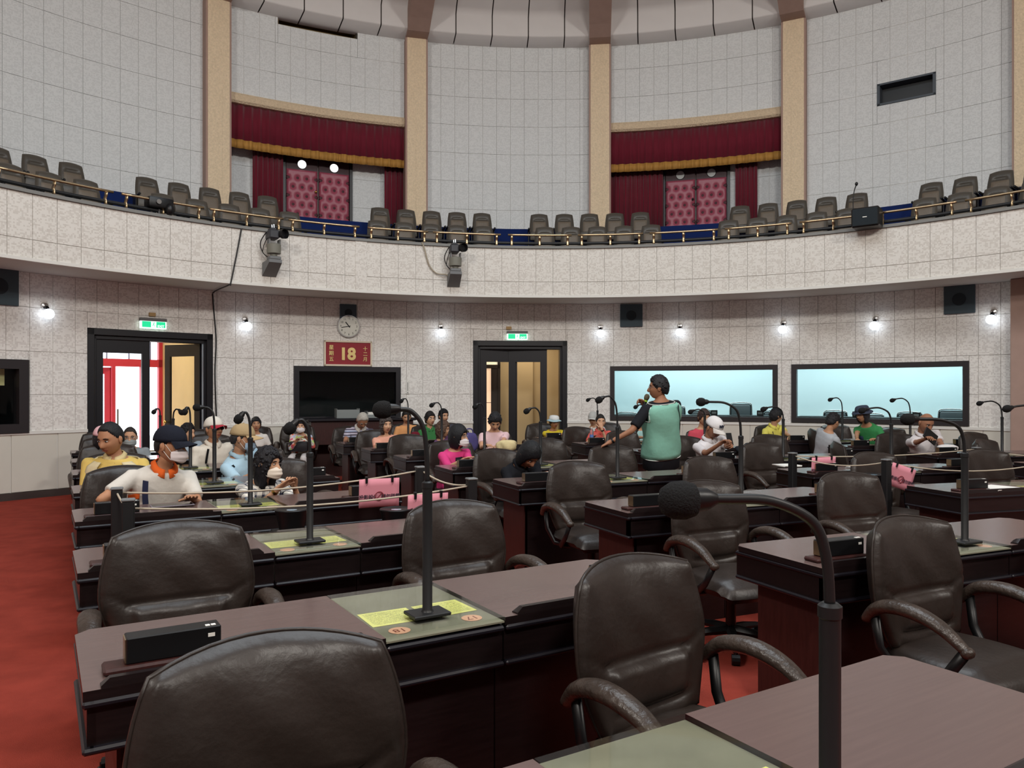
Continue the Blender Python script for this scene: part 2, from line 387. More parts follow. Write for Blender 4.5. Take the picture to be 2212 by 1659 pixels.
# gallery slab, front, coping
mb = MB(); mb.ring(RB, RU+.6, ZB0-.0, ZB0+.02, -180, 180, 120); mb.ring(RB+.02, RB+.16, ZB0+.02, ZB1, -180, 180, 120)
wall_balcony = struct(mb.build('wall_balcony', mat('gallery_plaster', 'c9c5be', .8)), 'curved white tiled gallery front', 'wall')
tiles(wall_balcony, RB+.02, -70, 62, [ZB0+.03, 3.47, ZB1], .305, T_BAL, [])
mb = MB(); mb.ring(RB-.02, RB+.04, ZB0-.012, ZB0+.03, -180, 180, 120); mb.build('lower_lip', WHITE, wall_balcony)
mb = MB(); mb.ring(RB-.03, RB+.2, ZB1, ZB1+.045, -180, 180, 120); mb.build('coping', mat('grey_coping', '7c7c79', .6), wall_balcony)
mb = MB(); mb.cbox(-.1, .1, -.012, .02, ZB0+.02, ZB1, .004); mb.build('cover_strip', T_BAL, wall_balcony, W(RB, -23.6), R_(23.6))
mb = MB(); mb.ring(RB+.16, 9.95, 3.70, 3.75, -180, 180, 90); mb.ring(9.95, RU+.5, 4.17, ZU0, -180, 180, 90); mb.ring(9.93, 9.95, 3.7, ZU0, -180, 180, 90); mb.ring(10.75, RA+.2, 4.1, 4.95, -180, 180, 90)
struct(mb.build('floor_gallery', BLUE), 'blue carpeted stepped floor of the gallery', 'floor')
# lower pillar at far right
mb = MB(); mb.cbox(-.35, .35, -.28, .3, 0, ZB0, .01)
struct(mb.build('trim_pillar', MAUVE, None, W(RL, 50.4), -R_(50.4)), 'mauve pillar against the wall at the right edge', 'pillar')

# upper wall by bays
VENT_O = (33.97, 39.04, 7.06, 7.48); REC_O = (-28.57, -20.44, 8.93, 9.21)
rows_u = [ZU0]+[4.88+.61*k for k in range(7)]+[ZU1+.1]
wu = MB(); sheet(wu, RU, -180, 180, ZU0, ZU1+.3, [(a, b, ZU0, 7.2) for a, b in ALC]+[VENT_O, REC_O])
struct(wu.build('wall_upper', JOINT, smooth=180), 'pale upper drum of the hall behind the gallery', 'wall')
for i in range(1, len(COLS)-1):
    a0, a1 = COLS[i]+1.15, COLS[i+1]-1.15
    opens = [VENT_O, REC_O]+[(a-2, b+2, 0, 7.36) for a, b in ALC]
    bay = bpy.data.objects.new('wall_upper_bay', None); col.objects.link(bay); struct(bay, 'bay of pale acoustic tiles between two beige columns, bay %d from the left' % i, 'wall')
    tiles(bay, RU, a0, a1, rows_u, .305, T_UP, opens, phase=a0)
# columns and ceiling ribs
c1 = MB(); c1.box(-.2, .2, -.012, .02, ZU0, 9.0); c1m = c1.data('column_face', BEIGE, 0)
c2 = MB(); c2.box(-.235, .235, 0, .45, ZU0, 9.0); c2m = c2.data('column_core', MAUVE, 0)
rib = MB(); prof = [(11.15, 8.99), (10.8, 9.0), (10.5, 9.14), (9.6, 9.45), (8, 9.82), (5, 10.25), (.6, 10.6)]
def ribring(R, z):
    return [(-.225, R-9.3, z), (.225, R-9.3, z), (.225, R-9.3, z+.7), (-.225, R-9.3, z+.7)]
rib.loft([ribring(R, z) for R, z in [(11.45, 8.99)]+prof]); ribm = rib.data('ceiling_rib', MAUVE, 0)
for k in range(18):
    a = COLS[0]+20.3*k if k < 8 else COLS[0]+20.3*7+ (360-20.3*7)/11*(k-7)
    vis = k < 8
    e = bpy.data.objects.new('column', None); col.objects.link(e); e.location = W(RU-.28, a); e.rotation_euler = (0, 0, -R_(a))
    struct(e, 'beige stucco column of the upper wall, number %d clockwise' % (k+1), 'column')
    put('column_face', c1m, e); put('column_core', c2m, e); put('ceiling_rib', ribm, e, (0, 9.3-(RU-.28), 0))
# lintels over the two alcoves, alcove walls
STUC = mat('beige_stucco_lintel', 'd9c4a6', .85, spec=.2, noise=.12, nscale=30, bump=1.0, bscale=30)
for i, (a0, a1) in enumerate(ALC):
    e = bpy.data.objects.new('wall_alcove', None); col.objects.link(e); struct(e, 'recessed doorway wall under %s beige lintel' % ('left', 'right')[i], 'wall')
    mb = MB(); rs = []
    for k in range(13):
        a = a0-.6+(a1-a0+1.2)*k/12; q = [(RU+.1, 7.16), (RU-.06, 7.17), (RU-.1, 7.21), (RU-.1, 7.32), (RU-.06, 7.37), (RU+.1, 7.38)]
        rs.append([W(r, a, z) for r, z in q])
    mb.loft(rs); mb.build('lintel', STUC, e)
    mb = MB(); sheet(mb, RA, a0-1, a1+1, ZU0, 7.3, [])
    for a in (a0-.9, a1+.9): mb.add([W(RU-.3, a, ZU0), W(RA, a, ZU0), W(RA, a, 7.3), W(RU-.3, a, 7.3)], [(0, 1, 2, 3)])
    mb.add([W(RU, a0-1+(a1-a0+2)*k/8, 7.3) for k in range(9)]+[W(RA, a0-1+(a1-a0+2)*k/8, 7.3) for k in range(9)], [(k, k+1, k+10, k+9) for k in range(8)])
    mb.build('alcove_wall', JOINT, e, smooth=180)
    tiles(e, RA, a0-.5, a1+.5, [ZU0, 4.88, 5.49, 6.1, 6.71, 7.3], .61, T_UP, [(-27.6, -20.8, 0, 6.55), (12.8, 19.6, 0, 6.55)])
# ceiling: panels between the ribs with dark seams
cp = [(11.5, 9.06), (10.86, 9.05), (10.84, 9.08), (10.84, 9.46), (10.7, 9.56), (9.6, 9.86), (8, 10.2), (5, 10.62), (0, 10.95)]
CEIL = mat('ceiling_board', 'e0dedc', .8, spec=.2, noise=.03, nscale=2)
mb = MB(); n = 90
mb.add([W(r+.04, 360*k/n, z+.04) for r, z in cp[:-1] for k in range(n)]+[W(0, 0, cp[-1][1]+.03)],
       [(j*n+k, j*n+(k+1) % n, (j+1)*n+(k+1) % n, (j+1)*n+k) for j in range(len(cp)-2) for k in range(n)]+[((len(cp)-2)*n+k, (len(cp)-2)*n+(k+1) % n, (len(cp)-1)*n) for k in range(n)])
ceil_o = struct(mb.build('ceiling', JOINT_D, smooth=180), 'domed panelled ceiling with dark seams', 'ceiling')
def ceil_panel(da):
    b = MB(); vs = []; nn = 2
    for r, z in cp[:-1]:
        for k in range(nn+1):
            a = -da/2+da*k/nn; g = .012/max(r, .5)*57.3*(1 if k == 0 else -1 if k == nn else 0); vs.append((r*math.sin(R_(a+g)), r*math.cos(R_(a+g)), z))
    fs = [(j*3+k, j*3+k+1, j*3+k+4, j*3+k+3) for j in range(len(cp)-2) for k in range(2)]
    b.add(vs, fs); return b.data('ceiling_panel', CEIL, 180)
cpm = ceil_panel(20.3/5)
for k in range(7):
    for j in range(5):
        a = COLS[k]+20.3*(j+.5)/5; put('ceiling_panel', cpm, ceil_o, (CX, CY, 0), -R_(a))

# ------------------------------------------------------------------ openings in the upper wall
def wthing(name, label, cat, R, a, z=0, group=None): return thing(name, label, cat, W(R, a, z), -R_(a), group)
am = (VENT_O[0]+VENT_O[1])/2; wd = R_(VENT_O[1]-VENT_O[0])*RU/2
t = wthing('control_window', 'dark blue-grey framed slot window high on the right wall bay', 'window', RU, am, 7.27)
mb = MB(); h = .21
for q in ((-wd, wd, h-.035, h), (-wd, wd, -h, -h+.035), (-wd, -wd+.05, -h, h), (wd-.05, wd, -h, h)): mb.box(q[0], q[1], -.045, .2, q[2], q[3])
mb.build('frame', mat('slate_frame', '454d55', .5), t, smooth=0)
mb = MB(); mb.box(-wd, wd, .2, .22, -h, h); mb.build('dark_pane', mat('slate_dark', '1d2023', .4), t, smooth=0)
am = (REC_O[0]+REC_O[1])/2; wd = R_(REC_O[1]-REC_O[0])*RU/2
t = wthing('ceiling_recess', 'brown rectangular recess high under the ceiling at upper left', 'vent', RU, am, 9.07)
mb = MB(); mb.box(-wd, wd, .0, .5, -.14, -.12); mb.box(-wd, wd, .0, .5, .13, .15); mb.box(-wd, wd, .48, .5, -.14, .14); mb.box(-wd, -wd+.02, 0, .5, -.14, .14); mb.box(wd-.02, wd, 0, .5, -.14, .14); mb.build('recess_lining', mat('olive_brown', '7d6b4a', .8), t, smooth=0)
mb = MB(); mb.box(-wd, wd, -.01, .03, .1, .14); mb.box(wd-.03, wd, -.01, .03, -.14, .14); mb.build('recess_frame', mat('recess_dark', '3a332c', .7), t, smooth=0)

# ------------------------------------------------------------------ windows of the lower wall
def ring_window(name, label, a0, a1, z0, z1, fw, Rf0=RL-.05, Rf1=RL+.12, fm=FRAME, n=10, gm=GLASSW):
    e = bpy.data.objects.new(name, None); col.objects.link(e); struct(e, label, 'window'); e.location = (0, 0, 0)
    da = math.degrees(fw/RL)
    for q in ((a0, a1, z1-fw, z1, n), (a0, a1, z0, z0+fw, n), (a0, a0+da, z0+fw, z1-fw, 1), (a1-da, a1, z0+fw, z1-fw, 1)):
        mb = MB(); mb.ring(Rf0, Rf1, q[2], q[3], q[0], q[1], q[4]); mb.build('frame_bar', fm, e, smooth=20)
    mb = MB(); mb.ring(RL+.04, RL+.046, z0+fw, z1-fw, a0+da, a1-da, n); mb.build('pane', gm, e, smooth=20)
    return e
ring_window('window_1', 'dark framed black window at the left edge of the wall', -62, -54.61, .93, 1.96, .13, fm=FRAME)
ring_window('window_2', 'black window behind the wooden console under the red date board', -29.57, -17.61, .98, 1.97, .09, fm=EBONY)
ring_window('window_3', 'dark framed lit window behind the man in the teal vest', 7.10, 25.88, .97, 2.0, .085, n=16)
ring_window('window_4', 'dark framed lit window at the right end of the wall', 27.34, 44.31, .97, 2.0, .085, n=16)

def room(name, label, a0, a1, R1, z0, z1, m, mf=None):
    mb = MB(); n = max(3, int((a1-a0)/2))
    q = lambda R, a, z: W(R, a, z)
    for k in range(n):
        a, b = a0+(a1-a0)*k/n, a0+(a1-a0)*(k+1)/n
        mb.add([q(R1, a, z0), q(R1, b, z0), q(R1, b, z1), q(R1, a, z1)], [(0, 1, 2, 3)])
        mb.add([q(RL+.125, a, z1), q(RL+.125, b, z1), q(R1, b, z1), q(R1, a, z1)], [(0, 1, 2, 3)])
        mb.cur = 1; mb.add([q(RL+.125, a, z0), q(RL+.125, b, z0), q(R1, b, z0), q(R1, a, z0)], [(0, 1, 2, 3)]); mb.cur = 0
    for a in (a0, a1): mb.add([q(RL+.125, a, z0), q(R1, a, z0), q(R1, a, z1), q(RL+.125, a, z1)], [(0, 1, 2, 3)])
    return struct(mb.build(name, [m, mf or m], smooth=0), label, 'room')
CYAN = mat('cyan_wall', 'd3e6e8', .8, spec=.2)
room('wall_booth', 'pale cyan walls of the booth behind the two lit windows', 5.6, 46.2, 11.25, .3, 2.6, CYAN, mat('booth_floor', '6d7a7c', .8))
for a in (12, 20.5, 31.5, 40): area('booth_light', W(10.35, a, 2.55), W(10.45, a, 0), 1.6, 29, (.86, .97, 1), .4).rotation_euler[2] = -R_(a)
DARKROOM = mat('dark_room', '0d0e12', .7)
room('wall_dark_booth', 'unlit room behind the black window', -30.5, -16.6, 10.8, .2, 2.3, DARKROOM)
room('wall_dark_booth_left', 'unlit room behind the left edge window', -63, -53.6, 10.8, .2, 2.3, DARKROOM)

# ------------------------------------------------------------------ doorway at left with the entrance lobby
AD1 = -43.84; HW = R_(11.7)*RL/2
e = bpy.data.objects.new('door_1', None); col.objects.link(e); e.location = W(RL, AD1); e.rotation_euler = (0, 0, -R_(AD1)); struct(e, 'black framed double door standing open to a bright red entrance', 'door')
FR2 = mat('door_black', '17171c', .35, spec=.5)
def door_frame(e, hw, zt, fw=.1):
    for s in (-1, 1):
        mb = MB(); mb.cbox(*sorted((s*hw, s*(hw-fw))), -.07, .2, 0, zt, .006); mb.cbox(*sorted((s*(hw-fw+.01), s*(hw-fw-.04))), -.02, .2, 0, zt-fw, .006); mb.build('jamb', FR2, e)
    mb = MB(); mb.cbox(-hw, hw, -.07, .2, zt-fw, zt, .006); mb.cbox(-hw+fw, hw-fw, -.02, .2, zt-fw-.06, zt-fw, .006); mb.build('door_head', FR2, e)
door_frame(e, HW, 2.47)
def leaf(parent, w, h, loc, rz, side=1, glass=True, m=FR2, st=.13, top=.2, bot=.5, knob=True):
    """glazed door leaf, hinge at local x=0"""
    a = bpy.data.objects.new('door_leaf', None); col.objects.link(a); a.parent = parent; a.location = loc; a.rotation_euler = (0, 0, rz)
    mb = MB()
    for q in ((0, st, 0, h), (w-st, w, 0, h), (st, w-st, h-top, h), (st, w-st, 0, bot)): mb.box(*sorted((q[0]*side, q[1]*side)), -.022, .022, q[2], q[3])
    mb.build('leaf_frame', m, a, smooth=0)
    if glass: mb = MB(); mb.box(*sorted((st*side, (w-st)*side)), -.003, .003, bot, h-top); mb.build('pane', GLASS, a, smooth=0)
    if knob:
        mb = MB()
        for s in (-1, 1): mb.sph(((w-.06)*side, s*.065, 1.0), .028, 12, 8); mb.tube([((w-.06)*side, 0, 1.0), ((w-.06)*side, s*.06, 1.0)], .01)
        mb.build('knob', GOLD, a)
    return a
leaf(e, .8, 2.31, (-HW+.12, .03, 0), 0, 1, st=.12, knob=False)
leaf(e, .8, 2.31, (HW-.14, .1, 0), R_(-68), -1, st=.12)
CREAM = mat('cream_plaster', 'd9bd84', .8, noise=.05, nscale=3)
REDP = mat('red_paint', 'd23a4c', .5)
lob = bpy.data.objects.new('wall_lobby', None); col.objects.link(lob); lob.location = W(RL, AD1); lob.rotation_euler = (0, 0, -R_(AD1)); struct(lob, 'cream entrance lobby seen through the open left door', 'room')
mb = MB(); mb.box(HW+.06, HW+.1, .2, 2.5, 0, 3.0); mb.build('right_wall', CREAM, lob, smooth=0)
mb = MB(); mb.box(-HW-.5, -HW-.46, .2, 2.5, 0, 3.0); mb.build('left_wall', CREAM, lob, smooth=0)
mb = MB(); mb.box(-HW-.5, HW+.1, .2, 2.5, 3.0, 3.04); mb.build('lobby_ceiling', WHITE, lob, smooth=0)
mb = MB(); mb.box(-HW-.5, HW+.1, .1, 6.5, -.03, 0.002); mb.build('lobby_floor', mat('pale_terrazzo', 'cfd2d0', .35), lob, smooth=0)
# red entrance doors at the end of the lobby
ed = thing('entrance_door', 'bright red glazed entrance doors beyond the open black door', 'door', W(RL, AD1), -R_(AD1))
Y = 2.45
def rb(x0, x1, z0, z1, nm='frame_bar', m=REDP, d=.05): mb = MB(); mb.box(x0, x1, Y-d, Y+d, z0, z1); return mb.build(nm, m, ed, smooth=0)
L0, L1 = -HW-.46, HW+.06
rb(L0, L1, 1.98, 2.12); rb(L0, L1, 2.9, 3.0); rb(L1-.07, L1, 0, 3.0); rb(L0, L0+.07, 0, 3.0)
for x in (-.86, .12, .62): rb(x, x+.06, 0, 1.98)
MULL = mat('blue_grey_mullion', '8c93b8', .5)
for x in np.arange(L0+.3, L1, .38): rb(float(x), float(x)+.02, 2.12, 2.9, 'mullion', MULL, .02)
rb(L0, L1, 2.5, 2.52, 'mullion', MULL, .02)
a = leaf(ed, .72, 1.96, (.12, Y+.05, 0), R_(-40), -1, m=REDP, st=.1, top=.12, bot=.35, knob=False)
mb = MB(); mb.box(.2, .23, Y-.06, Y-.05, .9, 1.2); mb.build('push_bar', GREY, ed, smooth=0)
# paving outside and a shrub in the light
mb = MB(); mb.box(-9, 9, 2.55, 16, -.06, -.03); struct(mb.build('floor_outside', mat('pale_paving', 'b9b9b4', .8), None, W(RL, AD1), -R_(AD1)), 'pale paving outside the entrance', 'ground')

# ------------------------------------------------------------------ second doorway (centre)
AD2 = -3.54; HW2 = R_(11.14)*RL/2
e = bpy.data.objects.new('door_2', None); col.objects.link(e); e.location = W(RL, AD2); e.rotation_euler = (0, 0, -R_(AD2)); struct(e, 'black framed glazed double door in the middle of the wall', 'door')
door_frame(e, HW2, 2.49)
leaf(e, .74, 2.33, (-HW2+.12, .04, 0), R_(8), 1, st=.14, top=.24, knob=False)
leaf(e, .74, 2.33, (HW2-.14-.24, .06, 0), R_(-4), -1, st=.13, top=.24, knob=False)
CORR = mat('corridor_plaster', 'bfa983', .8, noise=.04, nscale=3)
lob = bpy.data.objects.new('wall_corridor', None); col.objects.link(lob); lob.location = W(RL, AD2); lob.rotation_euler = (0, 0, -R_(AD2)); struct(lob, 'beige corridor behind the middle door', 'room')
mb = MB(); mb.box(-HW2-.3, HW2+.3, 1.9, 1.95, 0, 2.9); mb.box(HW2+.26, HW2+.3, .2, 1.9, 0, 2.9); mb.box(-HW2-.3, -HW2-.26, .2, 1.9, 0, 2.9); mb.box(.02, .4, 1.72, 1.9, 0, 2.9); mb.build('corridor_wall', CORR, lob, smooth=0)
mb = MB(); mb.box(-HW2-.3, HW2+.3, .2, 1.95, 2.9, 2.95); mb.build('corridor_ceiling', WHITE, lob, smooth=0)
mb = MB(); mb.box(-HW2-.3, HW2+.3, .1, 1.95, -.03, .004); mb.build('corridor_floor', mat('corridor_floor', '6b5a4a', .5), lob, smooth=0)
d = thing('inner_door', 'dark inner door with a narrow lit pane behind the middle door', 'door', W(RL+1.86, -6.6), -R_(AD2))
mb = MB(); mb.box(-.3, -.24, -.05, 0, 0, 2.5); mb.box(.24, .3, -.05, 0, 0, 2.5); mb.box(-.3, .3, -.05, 0, 2.02, 2.1); mb.box(-.3, .3, -.05, 0, 2.45, 2.5); mb.box(-.24, -.1, -.04, 0, 0, 2.02); mb.box(.1, .24, -.04, 0, 0, 2.02); mb.build('frame', mat('brown_black', '2b231f', .5), d, smooth=0)
mb = MB(); mb.box(-.1, .1, -.012, -.006, 0, 2.02); mb.build('lit_pane', mat('lit_pane_warm', 'f3c9a2', .5, emit=.7, ecol='ffd9b5'), d, smooth=0)
mb = MB(); mb.box(-.24, .24, -.012, -.006, 2.1, 2.45); mb.build('transom_pane', mat('lit_pane_pale', 'f2e8c4', .5, emit=.7, ecol='fff3d0'), d, smooth=0)
mb = MB(); mb.box(-.004, .004, -.02, -.01, 0, 2.02); mb.box(-.1, .1, -.02, -.01, 1.28, 1.29); mb.build('glazing_bar', mat('brown_black', '2b231f', .5), d, smooth=0)
area('corridor_light', W(RL+1.0, AD2+1.5, 2.85), W(RL+1.0, AD2, 0), .5, 22, (1, .86, .66))
area('lobby_light', W(RL+1.2, AD1, 2.95), W(RL+1.2, AD1, 0), .8, 25, (1, .9, .7))
# ================================================================== FURNITURE
def sstep(a, b, x):
    t = min(1, max(0, (x-a)/(b-a))); return t*t*(3-2*t)
# ---------------- leather swivel chair (faces -Y)
def make_chair():
    root = bpy.data.objects.new('swivel_chair', None); col.objects.link(root); root.empty_display_size = .1
    a, b = .295, .285; tilt = R_(11)
    def pos(X, Y, side):
        c = .30; x = a*X*math.sqrt(1-c*Y*Y); s = b*Y*math.sqrt(1-c*X*X)
        x *= 1-.10*sstep(.1, -1, Y)
        m = max(abs(X), abs(Y)); edge = math.sqrt(max(0, 1-m**5))
        if side > 0:     # front
            d = .06*edge+.018*math.exp(-((X/.75)**2+((Y-.35)/.5)**2))
            pad = sstep(.66, .54, abs(X))*sstep(-.13, -.2, Y)*sstep(-.66, -.58, Y)
            d += .028*pad*(1-.3*((Y+.38)/.25)**2)
            d += .012*sstep(.8, .6, abs(X))*sstep(-.7, -.76, Y)*edge
            d -= .016*math.exp(-((Y+.13)/.035)**2)*sstep(.78, .6, abs(X))
            d -= .012*math.exp(-((Y+.69)/.03)**2)*sstep(.8, .6, abs(X))
            ys = -.13+(abs(X)-.6)*.55   # slanting side seams
            if abs(X) > .58: d -= .010*math.exp(-((Y-ys)/.025)**2)*edge
            d += .004*math.sin(9*X+3*Y)*math.sin(5*Y)*edge
        else: d = -.05*edge
        y = -d-.075*(X*X)*(.6+.4*sstep(-1, .3, Y))+.03*(1-Y*Y)*.3
        z = s
        return (x, .235+y*math.cos(tilt)+z*math.sin(tilt), .675+z*math.cos(tilt)-y*math.sin(tilt)*.6)
    n = 36; mb = MB(); fr = lambda s: (lambda u, v: pos(2*u-1, 2*v-1, s))
    mb.grid(fr(1), n, n); mb.cur = 0
    m2 = MB(); m2.grid(fr(-1), 14, 14); m2.f = [q[::-1] for q in m2.f]
    bk = mb.build('backrest', LEATHER, root, smooth=180)
    m2.build('back_shell', LEATHER, root, smooth=180)
    rim = []
    for k in range(48):
        q = k/48*4; sgn = q % 1*2-1; i = int(q)
        X, Y = [(sgn, 1), (1, -sgn), (-sgn, -1), (-1, sgn)][i]; rim.append(pos(X, Y, 1))
    mb = MB(); mb.tube(rim, .006, 5, closed=True); mb.build('piping', LEATHER, bk, smooth=180)
    # seat cushion
    def seat(X, Y, side):
        c = .26; x = .275*X*math.sqrt(1-c*Y*Y); y = .265*Y*math.sqrt(1-c*X*X); m = max(abs(X), abs(Y)); e = math.sqrt(max(0, 1-m**5))
        z = .40+(.065*e+.012*math.exp(-((X/.6)**2+(Y/.7)**2))-.008*math.exp(-((Y+.72)/.04)**2) if side > 0 else -.055*e)
        return (x, y-.045, z-.03*sstep(-.5, -1, Y))
    mb = MB(); mb.grid(lambda u, v: seat(2*u-1, 2*v-1, 1), 22, 22); mb.build('seat', LEATHER, root, smooth=180)
    mb = MB(); mb.grid(lambda u, v: seat(2*u-1, 2*v-1, -1), 10, 10); mb.f = [q[::-1] for q in mb.f]; mb.build('seat_shell', BLACK, root, smooth=180)
    for s in (-1, 1):
        ar = bpy.data.objects.new('armrest', None); col.objects.link(ar); ar.parent = root
        p = spline([(s*.315, .19, .57), (s*.325, .12, .635), (s*.33, 0, .655), (s*.33, -.13, .625), (s*.325, -.235, .555)], 5)
        rr = [.02+.016*math.sin(PI*min(1, (k+2)/(len(p)+1))) for k in range(len(p))]
        mb = MB(); mb.tube(p, rr, 12, sx=1.15, sy=.8, up=(0, .2, 1)); mb.sph(p[-1], (.03, .024, .022), 10, 6); mb.build('arm_pad', LEATHER_ARM, ar, smooth=180)
        mb = MB(); mb.tube([(s*.325, -.225, .55), (s*.32, -.15, .44), (s*.30, -.05, .37), (s*.2, 0, .35)], .017, 8, sx=.8, sy=1.3)
        mb.tube([(s*.32, .15, .6), (s*.315, .13, .47), (s*.29, .06, .37), (s*.2, 0, .35)], .017, 8, sx=.8, sy=1.3); mb.build('arm_strut', BLACK, ar, smooth=180)
    mb = MB(); mb.lathe([(.03, .1), (.03, .3), (.045, .3), (.11, .34), (.11, .36)], 14); mb.build('gas_column', BLACK, root)
    bs = bpy.data.objects.new('star_base', None); col.objects.link(bs); bs.parent = root
    for k in range(5):
        t = 2*PI*k/5+.3; d = Vector((math.cos(t), math.sin(t), 0)); q = Vector((-d.y, d.x, 0))
        mb = MB(); mb.tube([d*.02+Vector((0, 0, .11)), d*.15+Vector((0, 0, .1)), d*.3+Vector((0, 0, .075))], [.03, .024, .018], 6); mb.build('spoke', BLACK, bs)
        mb = MB(); mb.tube([d*.3+q*.022+Vector((0, 0, .03)), d*.3-q*.022+Vector((0, 0, .03))], .03, 10); mb.tube([d*.3+Vector((0, 0, .075)), d*.3+Vector((0, 0, .03))], .01, 6); mb.build('caster', BLACK, bs)
    return root
CHAIR0 = make_chair(); used = [False]
def chair(x, y, rz, label, group='leather swivel chairs at the desks'):
    o = CHAIR0 if not used[0] else copy_tree(CHAIR0); used[0] = True
    o.location = (x, y, 0); o.rotation_euler = (0, 0, R_(rz)); return tag(o, label, 'chair', group)

# ---------------- two-seat desk (front, with the mouldings, at -Y)
GREEN = mat('green_felt', '7d7a6a', .9, spec=.1, noise=.12, nscale=7)
YSHEET = mat('yellow_sheet', 'e6e27a', .7, spec=.2)
NUMD = mat('peach_disc', 'd9a487', .7, spec=.2)
INK = mat('ink', '33301f', .8)
INKR = mat('ink_red', '7a3524', .8)
def sheet_mat():
    m = bpy.data.materials.new('printed_yellow_sheet'); m.use_nodes = True; nt = m.node_tree; N = nt.nodes; b = N['Principled BSDF']; b.inputs['Roughness'].default_value = .7
    tc = N.new('ShaderNodeTexCoord'); sp = N.new('ShaderNodeSeparateXYZ'); nt.links.new(tc.outputs['Object'], sp.inputs[0])
    def op(o, a, bb):
        x = N.new('ShaderNodeMath'); x.operation = o
        for i, v in enumerate((a, bb)):
            if isinstance(v, (int, float)): x.inputs[i].default_value = v
            else: nt.links.new(v, x.inputs[i])
        return x.outputs[0]
    row = op('LESS_THAN', op('MODULO', op('ADD', sp.outputs['Y'], 1.0), .011), .005)
    nz = N.new('ShaderNodeTexNoise'); nz.inputs['Scale'].default_value = 260; nt.links.new(tc.outputs['Object'], nz.inputs['Vector'])
    chars = op('GREATER_THAN', nz.outputs['Fac'], .46)
    ins = op('MULTIPLY', op('LESS_THAN', op('ABSOLUTE', sp.outputs['X'], 0), .075), op('LESS_THAN', op('ABSOLUTE', sp.outputs['Y'], 0), .066))
    f = op('MULTIPLY', op('MULTIPLY', row, chars), op('MULTIPLY', ins, .75))
    mx = N.new('ShaderNodeMix'); mx.data_type = 'RGBA'; mx.inputs['A'].default_value = lin('e9e583'); mx.inputs['B'].default_value = lin('5b5a30'); nt.links.new(f, mx.inputs['Factor'])
    nt.links.new(mx.outputs['Result'], b.inputs['Base Color']); return m
PSHEET = sheet_mat()
def make_desk():
    root = bpy.data.objects.new('double_desk', None); col.objects.link(root); root.empty_display_size = .1
    for s in (-1, 1):
        mb = MB(); mb.cur = 0
        poly = [(s*.21, -.285), (s*1.01, -.285), (s*1.01, .245), (s*.97, .285), (s*.21, .285)]
        if s < 0: poly = poly[::-1]
        n0 = len(mb.f); mb.prism(poly, .732, .758); mb.mi = [1]*len(mb.mi); mb.mi[n0+1] = 0
        mb.build('desktop', [WOODTOP, WOOD], root, smooth=0)
        # raised pen rail at the front edge, rounded end
        mb = MB(); x0, x1 = s*.26, s*.97; pts = [(-.285, .758), (-.245, .758), (-.247, .772), (-.262, .782), (-.283, .782)]
        if s < 0: x0, x1 = x1, x0
        rs = [[(x, p[0], p[1]) for p in pts] for x in (x0+.02, x1-.02)]
        lo = lambda x: [(x, p[0], .758+(p[1]-.758)*.25) for p in pts]
        mb.loft([lo(x0)]+rs+[lo(x1)]); mb.build('pen_rail', WOOD, root, smooth=20)
    for x0, x1 in ((-1.0, -.212), (-.206, .206), (.212, 1.0)):
        mb = MB(); mb.box(x0, x1, -.272, -.25, .615, .72); mb.build('fascia', WOOD, root, smooth=0)
        mb = MB(); mb.cbox(x0, x1, -.292, -.25, .713, .732, .006); mb.build('upper_moulding', EBONY, root, smooth=20)
        mb = MB(); mb.cbox(x0, x1, -.292, -.25, .598, .615, .006); mb.build('lower_moulding', EBONY, root, smooth=20)
        mb = MB(); mb.box(max(x0, -.92), min(x1, .92), -.215, -.2, 0, .6); mb.build('modesty_panel', WOOD, root, smooth=0)
    for s in (-1, 1):
        mb = MB(); mb.box(*sorted((s*1.0, s*.98)), -.272, .27, .615, .732); mb.build('side_apron', WOOD, root, smooth=0)
        mb = MB(); mb.cbox(*sorted((s*1.012, s*.98)), -.292, .27, .598, .615, .006); mb.cbox(*sorted((s*1.012, s*.98)), -.292, .27, .713, .732, .006); mb.build('side_moulding', EBONY, root, smooth=20)
        mb = MB(); mb.box(*sorted((s*.93, s*.9)), -.215, .2, 0, .6); mb.build('end_panel', WOOD_R, root, smooth=0)
    mb = MB(); mb.box(-.2, .2, -.2, .2, .1, .6); mb.build('centre_pedestal', WOOD, root, smooth=0)
    mb = MB(); mb.box(-.98, .98, -.25, .27, .6, .62); mb.build('under_shelf', WOOD, root, smooth=0)
    mb = MB(); mb.box(-.208, .208, -.283, .283, .74, .7455); mb.build('felt', GREEN, root, smooth=0)
    for s in (-1, 1):
        mb = MB(); mb.box(-.088, .088, -.08, .08, 0, .0008); mb.build('notice_sheet', PSHEET, root, (s*.1, -.05, .7465), PI+s*.03, smooth=0)
        mb = MB(); mb.lathe([(.035, 0), (.035, .0008)], 20); mb.build('number_disc', NUMD, root, (s*.13, -.2, .7465))
    mb = MB(); mb.cbox(-.209, .209, -.285, .285, .7535, .7595, .0015); mb.build('glass_top', GLASSD, root, smooth=20)
    return root
DESK0 = make_desk(); dused = [False]
